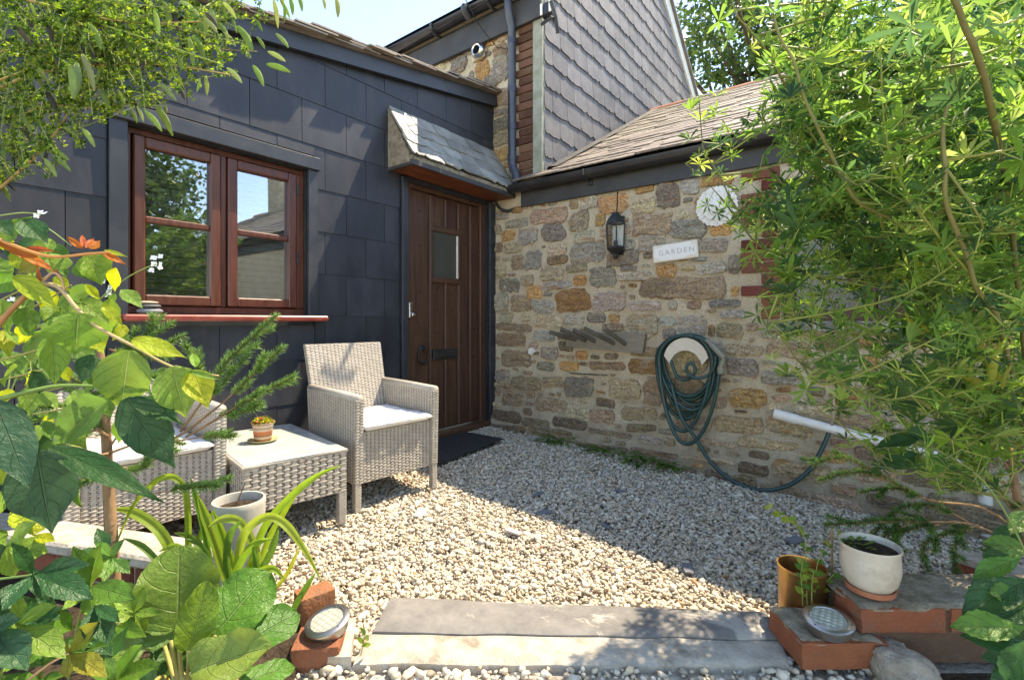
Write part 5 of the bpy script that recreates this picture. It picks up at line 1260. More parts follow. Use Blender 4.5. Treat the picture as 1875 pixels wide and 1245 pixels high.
def pleaf(parent, bx, by, tx, ty, wpx, d, c, kind='ovate', d2=None, mat='leaf', tilt=(0, 0), seed=None, **kw):
    """one leaf from base pixel to tip pixel at its own distance"""
    seed = rp.randrange(9999) if seed is None else seed
    a = P(bx, by, d); b = P(tx, ty, d2 or d * rp.uniform(.97, 1.03)); L = (b - a).length; W = wpx * d / FPX
    nrm = -ray((bx + tx) / 2, (by + ty) / 2).normalized() + UP * (.35 + tilt[1]) + RT * tilt[0]
    k = dict(nl=18, nw=8, fold=.22, droop=rp.uniform(.03, .16), corr=.011, wave=.055); k.update(kw)
    return build('leaf', leaf_mb(L, W, kind, seed=seed, **k), M_[mat], parent, frame(a, b - a, nrm), smooth=True, color=vari(LG[c] if isinstance(c, str) else c, a=.10))
def ptube(name, pix, r0, r1, parent, col, n=7, sm=4):
    pts = smooth_path([P(*p) for p in pix], sm); return build(name, tube(MB(), pts, r0, r1, n), M_['stem'], parent, smooth=True, color=col), pts

# ---------------------------------------------------------------- lupin (right)
LUP = thing('tree_lupin', 'tall bright green tree lupin with palmate leaves crowding the right wall', 'shrub', LD(2.35, 1.85, gz(3.2)))
def palm_variant(seed, n=None):
    r = random.Random(seed); n = n or r.choice((7, 8, 9)); mb = MB(); cone = r.uniform(.15, .65)
    for k in range(n):
        th = -math.pi * .80 + 2 * math.pi * .80 * k / (n - 1) + r.uniform(-.1, .1) if r.random() < .5 else 2 * math.pi * k / n + r.uniform(-.12, .12)
        L = 1 * r.uniform(.78, 1.05) * (1 - .22 * abs(th) / math.pi); d = Vector((math.cos(th), math.sin(th), cone + r.uniform(-.15, .15)))
        leaf_mb(L, .175 * r.uniform(.8, 1.2), 'oblance', 3, 2, r.uniform(.25, .7), r.uniform(-.05, .3), 0, M=frame((0, 0, 0), d, (-math.cos(th) * cone, -math.sin(th) * cone, 1)), mb=mb)
    return mb
PV = [palm_variant(i) for i in range(9)]; PM = []
for v in PV: me = v.mesh('leaf', smooth=True); me.materials.append(M_['leaf_plain']); PM.append(me)
lup_leaves = []                                  # (matrix, scale, colour)
LUPC = [(.11, .215, .042), (.145, .27, .048), (.075, .16, .04), (.19, .315, .055), (.04, .095, .034), (.25, .34, .085), (.12, .23, .045), (.05, .12, .036)]
def sprig(pts, every, size, r=rp, start=.15, pet=(.02, .05), tipn=3):
    L = 0; nxt = sum((pts[i + 1] - pts[i]).length for i in range(len(pts) - 1)) * start; ga = r.uniform(0, 6)
    for i in range(len(pts) - 1):
        seg = pts[i + 1] - pts[i]; t = seg.normalized() if seg.length > 1e-6 else UP
        while L + seg.length > nxt:
            p = pts[i] + t * (nxt - L); ga += 2.4; o = t.orthogonal().normalized(); o.rotate(Matrix.Rotation(ga, 3, t))
            add_leaf(p, (o + t * r.uniform(.1, .7) + UP * .25).normalized(), size * r.uniform(.7, 1.2), r.uniform(*pet), r); nxt += every * r.uniform(.7, 1.3)
        L += seg.length
    for k in range(tipn):
        o = t.orthogonal().normalized(); o.rotate(Matrix.Rotation(k * 2.1, 3, t)); add_leaf(pts[-1], (t + o * .6 + UP * .1).normalized(), size * r.uniform(.5, .85), .012, r)
pets = MB()
def add_leaf(p, d, s, pl, r):
    q = p + d * pl
    nr = (UP * r.uniform(.3, 1.0) + SUN * .5 + Vector((r.uniform(-1, 1), r.uniform(-1, 1), r.uniform(-.3, .6))) * .75).normalized()
    lup_leaves.append((frame(q, d, nr), s, vari(r.choice(LUPC), r, .15))); tube(pets, [p, q], .0011, .0009, 4, False)
stems = [  # photo pixels + distance, tip first
 ([(1402, -20, .86), (1426, 65, .87), (1453, 113, .88), (1470, 174, .89), (1498, 235, .9), (1525, 290, .92), (1563, 362, .94), (1610, 392, .97), (1645, 413, 1.0), (1760, 520, 1.2), (1850, 720, 1.45)], .0035, .007, .050, .085),
 ([(1700, -80, .56), (1747, 0, .58), (1767, 51, .6), (1788, 99, .62), (1815, 200, .7), (1850, 400, .95), (1880, 700, 1.35)], .005, .008, .055, .06),
 ([(1745, 80, .72), (1740, 164, .73), (1726, 239, .74), (1730, 307, .75), (1733, 375, .77), (1771, 472, .82), (1788, 530, .86), (1829, 591, .95), (1870, 760, 1.3)], .004, .008, .046, .055),
 ([(1279, 175, 1.12), (1286, 263, 1.13), (1296, 290, 1.14), (1317, 321, 1.15), (1334, 358, 1.16), (1354, 392, 1.17), (1371, 431, 1.18), (1406, 461, 1.2), (1453, 485, 1.22), (1494, 509, 1.24), (1576, 513, 1.27), (1696, 533, 1.35), (1830, 700, 1.5)], .002, .0055, .042, .042),
 ([(1385, 545, 1.0), (1395, 558, 1.0), (1412, 591, 1.0), (1440, 632, 1.01), (1467, 666, 1.02), (1508, 687, 1.03), (1542, 707, 1.05), (1576, 721, 1.06), (1610, 724, 1.08), (1679, 714, 1.12), (1747, 694, 1.18), (1850, 740, 1.4)], .002, .005, .038, .036),
 ([(1500, 500, 1.2), (1525, 557, 1.2), (1559, 612, 1.2), (1593, 642, 1.2), (1638, 670, 1.22), (1720, 720, 1.3), (1850, 800, 1.5)], .002, .0045, .036, .036),
 ([(1477, 721, 1.05), (1501, 751, 1.05), (1532, 772, 1.05), (1563, 799, 1.05), (1590, 820, 1.06), (1645, 844, 1.08), (1703, 858, 1.1), (1747, 881, 1.13), (1781, 898, 1.16), (1850, 916, 1.25), (1900, 960, 1.4)], .002, .005, .036, .045),
 ([(1330, -60, 1.0), (1345, 20, 1.0), (1372, 55, 1.02), (1400, 90, 1.05), (1440, 160, 1.1), (1520, 300, 1.2), (1680, 480, 1.35)], .002, .005, .045, .05),
 ([(1255, 300, 1.3), (1290, 330, 1.3), (1340, 380, 1.32), (1400, 400, 1.35), (1480, 430, 1.4), (1600, 560, 1.5), (1760, 700, 1.6)], .0015, .004, .032, .045),
 ([(1375, 470, 1.35), (1400, 495, 1.35), (1440, 540, 1.36), (1480, 560, 1.38), (1600, 600, 1.45)], .0015, .003, .03, .032)]
BASE = LD(2.35, 1.85, gz(3.2))
stem_pts = []
for pix, r0, r1, sp, ev in stems:
    pts = smooth_path([P(*p) for p in pix], 5); end = pts[-1]
    pts = pts + smooth_path([end, end * .45 + BASE * .55 + Vector((rp.uniform(-.05, .05), rp.uniform(-.05, .05), .1)), BASE + Vector((rp.uniform(-.06, .06), rp.uniform(-.06, .06), 0))], 5)[1:]
    build('stem', tube(MB(), pts, r0 * .6, r1 * .7, 7), M_['stem'], LUP, smooth=True, color=vari((.16, .165, .055), a=.2)); stem_pts += pts[:len(pix) * 5 - 8]
    sprig(pts[:int(len(pix) * 5 * .72)], ev * .52, sp, start=.0)
POLY = [(1520, -60), (1455, 60), (1450, 160), (1420, 280), (1405, 330), (1425, 400), (1480, 450), (1570, 485), (1650, 515), (1700, 590), (1760, 680), (1830, 760), (1930, 810), (1990, 600), (1990, -60)]
def inpoly(x, y, poly):
    c = False; n = len(poly)
    for i in range(n):
        (x1, y1), (x2, y2) = poly[i], poly[i - 1]
        if (y1 > y) != (y2 > y) and x < (x2 - x1) * (y - y1) / (y2 - y1) + x1: c = not c
    return c
nb = 0
while nb < 205:
    x, y = rp.uniform(1380, 1990), rp.uniform(-60, 830)
    if not inpoly(x, y, POLY): continue
    d = .72 + 1.25 * rp.random() ** .8
    if x < 1560: d = max(d, 1.0)
    tip = P(x, y, d)
    if tip.y > -.25: continue
    s0 = min(rp.sample(stem_pts, 22), key=lambda q: (q - tip).length + (.25 if q.z > tip.z else 0) + (0.2 if (q - tip).length < .12 else 0))
    L = (tip - s0).length
    if L > .75: s0 = tip + (s0 - tip) * (.75 / L)
    midp = (s0 + tip) / 2 + Vector((rp.uniform(-.06, .06), rp.uniform(-.06, .06), rp.uniform(-.09, .0)))
    pts = smooth_path([s0, midp, tip], 5)
    build('branch', tube(MB(), pts, .0026, .0012, 5), M_['stem'], LUP, smooth=True, color=vari((.17, .20, .05), a=.2)); sprig(pts, .0195, rp.uniform(.034, .062), start=.2); nb += 1
SPR_P = [(1400, 480), (1480, 560), (1560, 600), (1700, 700), (1780, 780), (1880, 900), (1760, 900), (1640, 830), (1560, 760), (1470, 680), (1400, 600)]; nb = 0
while nb < 30:
    x, y = rp.uniform(1390, 1890), rp.uniform(470, 910)
    if not inpoly(x, y, SPR_P): continue
    tip = P(x, y, rp.uniform(1.0, 1.55)); s0 = min(rp.sample(stem_pts, 30), key=lambda q: (q - tip).length + (.3 if (q - CAM).dot(RT) < (tip - CAM).dot(RT) else 0)); L = (tip - s0).length
    if L > .5 or L < .06: continue
    pts = smooth_path([s0, (s0 + tip) / 2 + Vector((0, 0, rp.uniform(-.04, .01))), tip], 5); build('branch', tube(MB(), pts, .002, .001, 5), M_['stem'], LUP, smooth=True, color=vari((.20, .23, .06), a=.2)); sprig(pts, .022, rp.uniform(.022, .036), start=.2, tipn=4); nb += 1
def emit_leaves(parent, leaves, meshes, protos, name_parts, limit=290):
    leaves = sorted(leaves, key=lambda q: -q[1] / max((q[0].translation - CAM).dot(FW), .2) * (1 if 0 < (q[0].translation - CAM).dot(RT) / max((q[0].translation - CAM).dot(FW), .05) * FPX + CX < 1875 else .3))
    VV, FF, CC = [], [], []; base = 0
    arr = [(np.array(v.v, dtype=np.float64), v.f) for v in protos]
    for i, (M, s, c) in enumerate(leaves):
        k = i % len(meshes)
        if i < limit: link(name_parts, meshes[k], None, parent, M @ Matrix.Scale(s, 4), c); continue
        A = np.array(M); v = arr[k][0] * s @ A[:3, :3].T + A[:3, 3]; VV.append(v); CC.append(np.tile((*c, 1), (len(v), 1))); FF += [tuple(q + base for q in f) for f in arr[k][1]]; base += len(v)
    if not VV: return
    VV = np.concatenate(VV); CC = np.concatenate(CC); me = bpy.data.meshes.new('foliage'); me.from_pydata(VV.tolist(), [], FF); me.update()
    a = me.color_attributes.new('Col', 'FLOAT_COLOR', 'POINT'); a.data.foreach_set('color', CC.astype(np.float32).ravel())
    me.polygons.foreach_set('use_smooth', [True] * len(me.polygons)); o = link('foliage', me, M_['leaf_attr'], parent); o['kind'] = 'stuff'
emit_leaves(LUP, lup_leaves, PM, PV, 'leaf')
o = build('petioles', pets, M_['stem'], LUP, color=(.22, .29, .06)); o['kind'] = 'stuff'
def pod_mesh(L, W, T, bumps=5, bend=.15, seed=0):
    mb = MB(); K = 10; J = 16; vs = []
    for i in range(J + 1):
        t = i / J; w_ = W / 2 * (math.sin(math.pi * min(max(t, .02), .98) ** .85) ** .55); b = 1 + .22 * math.sin(t * bumps * 2 * math.pi)
        for k in range(K):
            th = 2 * math.pi * k / K; vs.append((L * t, w_ * math.cos(th) + bend * L * math.sin(math.pi * t), T / 2 * math.sin(th) * b * (w_ * 2 / W)))
    mb.add(vs, [(i * K + k, i * K + (k + 1) % K, (i + 1) * K + (k + 1) % K, (i + 1) * K + k) for i in range(J) for k in range(K)]); return mb
LP = pod_mesh(1, .20, .13, 5, .10).mesh('pod', smooth=True); LP.materials.append(M_['leaf_plain'])
for (bx, by, tx, ty, d) in ((1690, 612, 1648, 560, .95), (1700, 608, 1665, 545, .96), (1800, 700, 1730, 655, .85), (1800, 712, 1752, 640, .86), (1815, 705, 1848, 600, .84), (1835, 712, 1858, 655, .85), (1800, 660, 1802, 590, .88), (1842, 700, 1790, 640, .87)):
    a, b = P(bx, by, d), P(tx, ty, d * .98); link('pod', LP, None, LUP, frame(a, b - a, -FW + UP * .3) @ Matrix.Scale((b - a).length * .8, 4), vari((.24, .27, .045), a=.1))

# ---------------------------------------------------------------- broom (top left)
BRM = thing('broom_bush', 'overhanging broom bush with hairy green seed pods above the window', 'shrub', P(-120, 420, 1.5))
bst = [([(-160, 230, 1.35), (-60, 190, 1.3), (60, 137, 1.25), (180, 120, 1.22), (300, 119, 1.22), (420, 137, 1.22)], .009, .0022), ([(-140, 200, 1.3), (-40, 160, 1.25), (60, 125, 1.22), (110, 97, 1.2), (200, 40, 1.18)], .007, .002),
       ([(-140, 60, 1.2), (0, 0, 1.2), (70, 6, 1.15), (140, 25, 1.12), (250, 42, 1.12), (380, 40, 1.15)], .008, .002), ([(-140, 480, 1.5), (-40, 380, 1.45), (30, 318, 1.4), (65, 285, 1.38), (110, 232, 1.36), (140, 180, 1.35), (200, 150, 1.33)], .009, .002),
       ([(-140, 280, 1.5), (-20, 232, 1.45), (40, 210, 1.42), (100, 193, 1.4), (220, 205, 1.4)], .005, .0015), ([(-120, -40, 1.25), (100, -60, 1.25), (300, -50, 1.3), (480, -30, 1.35), (600, -25, 1.4)], .008, .003),
       ([(-140, 130, 1.5), (0, 95, 1.5), (150, 80, 1.5), (300, 85, 1.5), (470, 95, 1.5)], .006, .002)]
bp_ = []
for pix, r0, r1 in bst:
    pts = smooth_path([P(*p) for p in pix], 5); build('branch', tube(MB(), pts, r0 * .6, r1 * .6, 6), M_['stem'], BRM, smooth=True, color=vari((.36, .27, .10), a=.15)); bp_ += pts
BP = [(-60, -70), (560, -70), (520, -10), (500, 50), (480, 105), (425, 150), (330, 190), (240, 225), (190, 250), (110, 300), (90, 330), (20, 340), (-60, 360)]
leafm = MB(); tw = 0; twig_pts = []
LB = [(.08, .15, .025), (.15, .25, .03), (.035, .075, .02), (.23, .33, .035), (.10, .18, .028), (.05, .10, .022)]
def tiny(p, d, s, c):
    for k in (-1, 0, 1):
        dd = (d + d.orthogonal().normalized() * k * .9).normalized(); z = Vector((rp.uniform(-1, 1), rp.uniform(-1, 1), 1)); y = dd.cross(z).normalized() * s * .26
        leafm.add([p, p + dd * s * .5 + y, p + dd * s, p + dd * s * .5 - y], [(0, 1, 2, 3)], col=(*c, 1))
while tw < 290:
    x, y = rp.uniform(-60, 560), rp.uniform(-70, 350)
    if not inpoly(x, y, BP): continue
    d = rp.uniform(1.02, 1.65); tip = P(x, y, d); s0 = min(rp.sample(bp_, 12), key=lambda q: (q - tip).length + ((q - CAM).dot(RT) > (tip - CAM).dot(RT)) * .5)
    L = (tip - s0).length
    if L < .05: continue
    if L > .38: s0 = tip + (s0 - tip) * (.38 / L)
    pts = smooth_path([s0, (s0 + tip) / 2 + Vector((rp.uniform(-.02, .02), rp.uniform(-.02, .02), rp.uniform(0, .03))), tip], 4)
    build('twig', tube(MB(), pts, .0018, .0009, 4), M_['stem'], BRM, color=vari((.19, .23, .06), a=.25)); tw += 1; twig_pts.append(pts)
    for p_i in range(1, len(pts)):
        for _ in range(6):
            p = pts[p_i - 1].lerp(pts[p_i], rp.random()); d_ = Vector((rp.uniform(-1, 1), rp.uniform(-1, 1), rp.uniform(-.6, 1))).normalized(); tiny(p + d_ * .004, d_, rp.uniform(.006, .0125), vari(rp.choice(LB), a=.2))
o = build('foliage', leafm, M_['leaf_attr'], BRM); o['kind'] = 'stuff'
BPM = [pod_mesh(1, .23, .07, 5, .04).mesh('seed_pod', smooth=True) for _ in range(1)]; BPM[0].materials.append(M_['leaf_plain'])
dig_p = [(825 / 2.93, 20, 850 / 2.93, 62), (345, 15, 378, 62), (330, 2, 362, 30), (375, 35, 395, 58), (408, 5, 432, 35), (505, 62, 525, 85), (490, 95, 520, 112), (488, 118, 528, 132), (415, 125, 440, 150), (290, 152, 322, 184), (285, 195, 312, 242), (165, 45, 182, 85), (170, 62, 190, 90), (190, 20, 212, 80), (40, 60, 42, 95), (355, 65, 376, 118), (435, 48, 460, 90), (470, 68, 484, 90), (463, 120, 482, 158), (80, 290, 100, 320), (95, 285, 127, 312), (95, 275, 125, 293), (115, 232, 143, 252), (150, 235, 172, 268), (180, 160, 200, 200), (215, 165, 228, 190), (250, 195, 262, 222), (262, 198, 272, 218), (240, 200, 250, 225), (128, 120, 132, 172), (140, 115, 134, 178), (150, 100, 172, 165), (90, 20, 120, 72), (385, 15, 392, 55), (300, 5, 310, 50), (500, 0, 508, 48), (530, -5, 535, 25), (545, -10, 552, 18), (590, -5, 595, 18), (615, -5, 618, 32), (520, 8, 520, 38), (410, 60, 430, 85), (395, 85, 408, 120), (345, 70, 352, 115), (365, 145, 360, 168), (375, 140, 378, 172)]
for (bx, by, tx, ty) in dig_p:
    d = rp.uniform(1.0, 1.25); a, b = P(bx, by, d), P(tx, ty, d); link('seed_pod', BPM[0], None, BRM, frame(a, b - a, -FW + RT * rp.uniform(-.6, .6)) @ Matrix.Scale((b - a).length * rp.uniform(1, 1.15), 4), vari(rp.choice(((.24, .33, .10), (.20, .29, .07), (.30, .36, .15))), a=.12))
for k in range(170):
    pts = rp.choice(twig_pts); p = pts[rp.randrange(2, len(pts))]; d_ = Vector((rp.uniform(-.5, .5), rp.uniform(-.5, .5), -1)) + RT * .35
    link('seed_pod', BPM[0], None, BRM, frame(p, d_, -FW + RT * rp.uniform(-.8, .8)) @ Matrix.Scale(rp.uniform(.036, .058), 4), vari(rp.choice(((.20, .29, .08), (.24, .32, .09), (.09, .08, .06), (.17, .25, .07))), a=.15))

# ---------------------------------------------------------------- broad-leaved shrub (left)
DOG = thing('broadleaf_shrub', 'leafy shrub with large veined light green leaves and orange new shoots', 'shrub', P(-40, 900, .9))
D = .78
ptube('branch', [(60, 520, D), (105, 525, D), (140, 565, D), (180, 600, D), (240, 632, D), (300, 665, D), (345, 680, D), (400, 688, D)], .0036, .0013, DOG, (.42, .30, .15))
ptube('branch', [(-20, 625, D), (0, 590, D), (40, 548, D), (62, 528, D)], .005, .004, DOG, (.35, .17, .07))
ptube('branch', [(-20, 430, D), (20, 448, D), (90, 470, D), (160, 465, D), (200, 462, D)], .003, .002, DOG, (.45, .20, .06))
ptube('branch', [(-20, 735, .72), (40, 720, .72), (110, 706, .74), (195, 708, .76)], .0042, .002, DOG, (.14, .22, .05))
ptube('branch', [(75, 520, D), (95, 500, D), (112, 510, D), (118, 540, D)], .002, .0015, DOG, (.45, .25, .15))
for a in ((236, 641, 219, 759, 90, .76, 'light'), (314, 671, 341, 766, 80, .76, 'light'), (351, 678, 381, 746, 50, .77, 'yellow'), (241, 622, 342, 651, 36, .76, 'yellow'), (143, 573, 138, 651, 96, .77, 'light'), (98, 611, 101, 705, 46, .78, 'light'),
          (196, 735, 86, 814, 78, .72, 'mid'), (228, 730, 321, 858, 78, .74, 'dark'), (243, 729, 338, 776, 38, .76, 'dark'), (91, 818, 298, 912, 44, .68, 'dark'), (67, 826, 94, 980, 104, .66, 'blue'), (-12, 735, 57, 899, 74, .64, 'blue'), (20, 762, 66, 815, 32, .7, 'dark'),
          (162, 465, 188, 522, 54, .8, 'light'), (150, 478, 166, 514, 40, .8, 'mid'), (41, 404, 88, 446, 42, .8, 'dark'), (-8, 405, 22, 428, 32, .8, 'dark'), (-5, 443, 113, 497, 20, .78, 'orange'), (46, 455, 100, 458, 12, .79, 'red'), (28, 504, 100, 562, 34, .77, 'yellow'),
          (213, 491, 206, 536, 25, .78, 'yellow'), (155, 521, 186, 551, 16, .78, 'yellow'), (187, 557, 227, 599, 20, .78, 'yellow'), (145, 550, 202, 592, 44, .8, 'light'), (165, 528, 118, 548, 30, .81, 'mid'), (45, 563, 52, 613, 38, .77, 'mid'), (160, 606, 186, 642, 46, .8, 'yellow'),
          (187, 463, 232, 484, 12, .79, 'orange'), (190, 458, 234, 470, 9, .79, 'yellow'), (152, 452, 150, 424, 9, .79, 'red'), (150, 455, 120, 431, 11, .79, 'orange'), (165, 456, 183, 440, 16, .79, 'orange'), (158, 455, 172, 434, 12, .79, 'red'), (150, 456, 138, 440, 10, .79, 'orange'), (20, 500, -10, 540, 40, .8, 'mid'), (70, 480, 30, 500, 26, .8, 'olive'),
          (120, 470, 95, 495, 34, .8, 'light'), (345, 680, 405, 695, 12, .76, 'light'), (358, 672, 352, 640, 16, .76, 'light'), (75, 525, 66, 480, 6, .78, 'red'), (115, 600, 150, 620, 30, .8, 'mid'), (170, 650, 150, 700, 40, .79, 'dark'), (150, 655, 175, 712, 30, .8, 'mid'), (40, 612, 70, 590, 22, .8, 'mid'), (30, 420, 60, 395, 18, .82, 'mid'), (100, 560, 88, 600, 36, .82, 'light')):
    pleaf(DOG, *a, fold=rp.uniform(.1, .4), tilt=(rp.uniform(-.3, .3), rp.uniform(-.2, .3)))
for k in range(150):                                  # leaves behind and below
    x, y = rp.uniform(-30, 235), rp.uniform(395, 900)
    if x > 110 and y < 520: continue
    if x > 190 and y > 780: continue
    an = rp.uniform(.6, 2.6); L = rp.uniform(22, 66); pleaf(DOG, x, y, x + L * math.cos(an), y + L * math.sin(an), L * .55, rp.uniform(.82, 1.08), rp.choice(('mid', 'light', 'dark', 'mid', 'yellow', 'light')), fold=rp.uniform(.1, .5), tilt=(rp.uniform(-.6, .6), rp.uniform(-.4, .6)))
for k in range(9): ptube('branch', [(-20, 560 + 35 * k, .95), (60 + 10 * k, 520 + 38 * k, .93), (130, 480 + 42 * k, .9)], .002, .0012, DOG, (.25, .24, .08), 5)
# ---------------------------------------------------------------- creeper (lower left + lower right)
def creeper(th, cx, cy, tips, d, c, w=.42, mat='leaf_gloss'):
    for (tx, ty) in tips:
        L = math.hypot(tx - cx, ty - cy); pleaf(th, cx, cy, tx, ty, L * w, d, c, 'lance', d2=d * rp.uniform(.93, 1.05), mat=mat, nl=16, ser=.05, corr=.012, fold=rp.uniform(.15, .4), tilt=(rp.uniform(-.35, .35), rp.uniform(-.1, .4)))
CRP = thing('creeper', 'five-fingered creeper with dark toothed leaves covering the bed by the wall', 'creeper', P(40, 1230, .9))
creeper(CRP, 60, 1052, [(25, 994), (152, 1030), (170, 1092), (97, 1101), (2, 1112)], .74, 'dark', .40)
creeper(CRP, 127, 1195, [(177, 1138), (191, 1232), (122, 1243), (111, 1177)], .76, 'olive', .46)
creeper(CRP, 30, 1141, [(97, 1107), (120, 1203), (36, 1090), (76, 1200), (-10, 1180)], .72, 'light', .42)
creeper(CRP, 163, 1072, [(242, 1091), (178, 1000), (142, 1006), (205, 1110), (170, 1130)], .84, 'mid', .50)
creeper(CRP, 172, 1108, [(202, 1180), (160, 1170), (215, 1130)], .80, 'dark', .45)
creeper(CRP, -20, 1150, [(48, 1222), (30, 1130), (-10, 1240)], .66, 'blue', .6)
creeper(CRP, 10, 1000, [(62, 955), (88, 1010), (30, 1060), (-20, 960)], .82, 'light', .55)
creeper(CRP, 60, 980, [(20, 930), (90, 940), (100, 990)], .85, 'yellow', .5)
creeper(CRP, 210, 1245, [(255, 1180), (285, 1215), (190, 1200), (160, 1225)], .78, 'mid', .5)
for k in range(26):
    x, y = rp.uniform(-20, 260), rp.uniform(1010, 1260); n_ = rp.choice((3, 5)); an = rp.uniform(0, 6)
    creeper(CRP, x, y, [(x + 55 * math.cos(an + q * 1.1) * rp.uniform(.7, 1.1), y + 50 * math.sin(an + q * 1.1) * rp.uniform(.7, 1.1)) for q in range(n_)], rp.uniform(.9, 1.1), rp.choice(('dark', 'mid', 'dark', 'light')), .45)
ptube('stem', [(-20, 1062, .74), (30, 1056, .74), (60, 1052, .74)], .002, .0014, CRP, (.12, .20, .05)); ptube('stem', [(50, 1245, .78), (90, 1215, .77), (127, 1195, .76)], .0022, .0016, CRP, (.45, .28, .15))
ptube('stem', [(-20, 1300, .8), (10, 1200, .74), (30, 1141, .72)], .0022, .0015, CRP, (.2, .25, .06)); ptube('stem', [(120, 1280, .95), (140, 1150, .9), (163, 1072, .84)], .0022, .0014, CRP, (.2, .25, .06))
CR2 = thing('creeper_vine', 'dark toothed creeper leaves hanging over the brick wall under the lupin', 'creeper', P(1880, 1100, 1.0))
for a in ((1880, 1150, 1744, 1142, 52, .86), (1885, 1060, 1762, 1118, 60, .92), (1870, 1020, 1780, 1055, 36, .95), (1890, 1180, 1762, 1158, 44, .84), (1880, 1170, 1836, 1260, 46, .8), (1690, 800, 1605, 812, 30, 1.05), (1690, 830, 1610, 850, 44, 1.04), (1720, 815, 1660, 780, 30, 1.05), (1890, 1010, 1800, 990, 40, 1.0), (1880, 1100, 1810, 1085, 46, .9), (1730, 830, 1690, 870, 34, 1.06), (1885, 1110, 1790, 1150, 50, .95), (1890, 1075, 1830, 1130, 44, .98), (1860, 1000, 1800, 1045, 40, 1.05), (1895, 1215, 1800, 1200, 46, .86), (1870, 960, 1820, 1000, 36, 1.08), (1890, 930, 1850, 975, 34, 1.05), (1895, 1140, 1850, 1205, 44, .9), (1860, 1060, 1775, 1075, 38, 1.0), (1885, 1230, 1815, 1245, 40, .84)):
    pleaf(CR2, *a, rp.choice(('dark', 'dark', 'mid')), 'lance', mat='leaf_gloss', nl=16, ser=.05, corr=.01, fold=.25, tilt=(rp.uniform(-.3, .3), rp.uniform(0, .5)))
ptube('stem', [(1900, 1240, .9), (1885, 1120, .9), (1880, 1020, .95), (1800, 880, 1.0), (1700, 815, 1.05)], .003, .0015, CR2, (.16, .2, .06))
# ---------------------------------------------------------------- bergenia
BER = thing('bergenia', 'bergenia clump with big round glossy leaves at the step end', 'plant', onZ(345, 1225, ZO))
for i, (bx, by, tx, ty, w_, d, c, tl) in enumerate(((324, 1150, 326, 1002, 135, 1.06, (.13, .215, .045), (-.1, -.3)), (345, 1190, 380, 1068, 64, 1.0, (.16, .27, .03), (.3, 0)), (394, 1162, 492, 1040, 108, 1.04, (.10, .235, .03), (.1, .4)), (440, 1184, 549, 1113, 78, 1.03, (.06, .165, .025), (.1, .5)), (350, 1232, 490, 1178, 84, .95, (.20, .27, .07), (0, .2)), (312, 1172, 238, 1128, 56, 1.05, (.10, .19, .04), (0, .4)), (440, 1252, 545, 1208, 46, .95, (.08, .19, .03), (0, .7)), (205, 1206, 264, 1186, 62, 1.0, (.22, .30, .09), (0, .3)), (300, 1180, 245, 1100, 60, 1.12, (.07, .15, .03), (0, .2)), (270, 1260, 215, 1235, 60, .95, (.10, .2, .05), (0, .6)), (400, 1200, 470, 1130, 70, 1.12, (.05, .14, .025), (.2, .6)), (330, 1230, 300, 1150, 66, 1.14, (.05, .13, .025), (-.2, .4)), (380, 1220, 450, 1200, 58, 1.0, (.09, .2, .03), (0, .8)), (360, 1215, 420, 1120, 70, 1.18, (.06, .15, .025), (.1, .2)))):
    d2 = d * (1.10 if i in (2, 3, 6) else 1.02)
    pleaf(BER, bx, by, tx, ty, w_, d, c, 'round', d2=d2, mat='leaf_gloss', tilt=tl, nl=22, nw=14, corr=.020, fold=.2 if i != 4 else .6, wave=.075 if i != 4 else .14, droop=.14)
    ptube('stalk', [(345 + (bx - 345) * .2, 1290, 1.08), (345 + (bx - 345) * .6, 1240, 1.06), (bx, by, d)], .006, .0042, BER, (.34, .30, .10))
SMW = thing('seedling_weed', 'small green weed shoot beside the concrete edging of the step', 'weed', onZ(668, 1185, ZO))
ptube('stem', [(660, 1200, 1.22), (664, 1180, 1.22), (668, 1160, 1.22)], .0012, .0008, SMW, (.16, .24, .05))
for (bx, by, tx, ty) in ((664, 1182, 680, 1178), (665, 1176, 652, 1165), (668, 1162, 660, 1148), (668, 1164, 678, 1172)): pleaf(SMW, bx, by, tx, ty, 9, 1.22, 'light', nl=6, nw=4)
# ---------------------------------------------------------------- strap leaves
DAY = thing('daylily', 'clump of arching strap leaves around the pale planter', 'plant', onZ(420, 1085, ZO))
def blade(pix, wpx, d, c, dd=0.0):
    pts = smooth_path([P(x, y, d + dd * i / max(len(pix) - 1, 1)) for i, (x, y) in enumerate(pix)], 5); mb = MB(); n = len(pts); W = wpx * d / FPX * .82; vs = []; uv = []
    for i, p in enumerate(pts):
        t = i / (n - 1); tg = (pts[min(i + 1, n - 1)] - pts[max(i - 1, 0)]).normalized(); vw = (CAM - p).normalized(); s = tg.cross(vw).normalized(); nn = s.cross(tg)
        w_ = W / 2 * min(1, (1 - t) * 3.2 + .04) * (.75 + .25 * min(1, t * 5))
        for q in (-1, -.5, 0, .5, 1): vs.append(p + s * q * w_ - nn * (w_ * .55 * (1 - abs(q)))); uv.append((.5 + q / 2, t * .02))
    mb.add(vs, [(i * 5 + k, (i + 1) * 5 + k, (i + 1) * 5 + k + 1, i * 5 + k + 1) for i in range(n - 1) for k in range(4)], uv)
    build('leaf', mb, M_['leaf_plain'], DAY, smooth=True, color=vari(c, a=.1))
SG = (.20, .32, .035); SD = (.09, .19, .03)
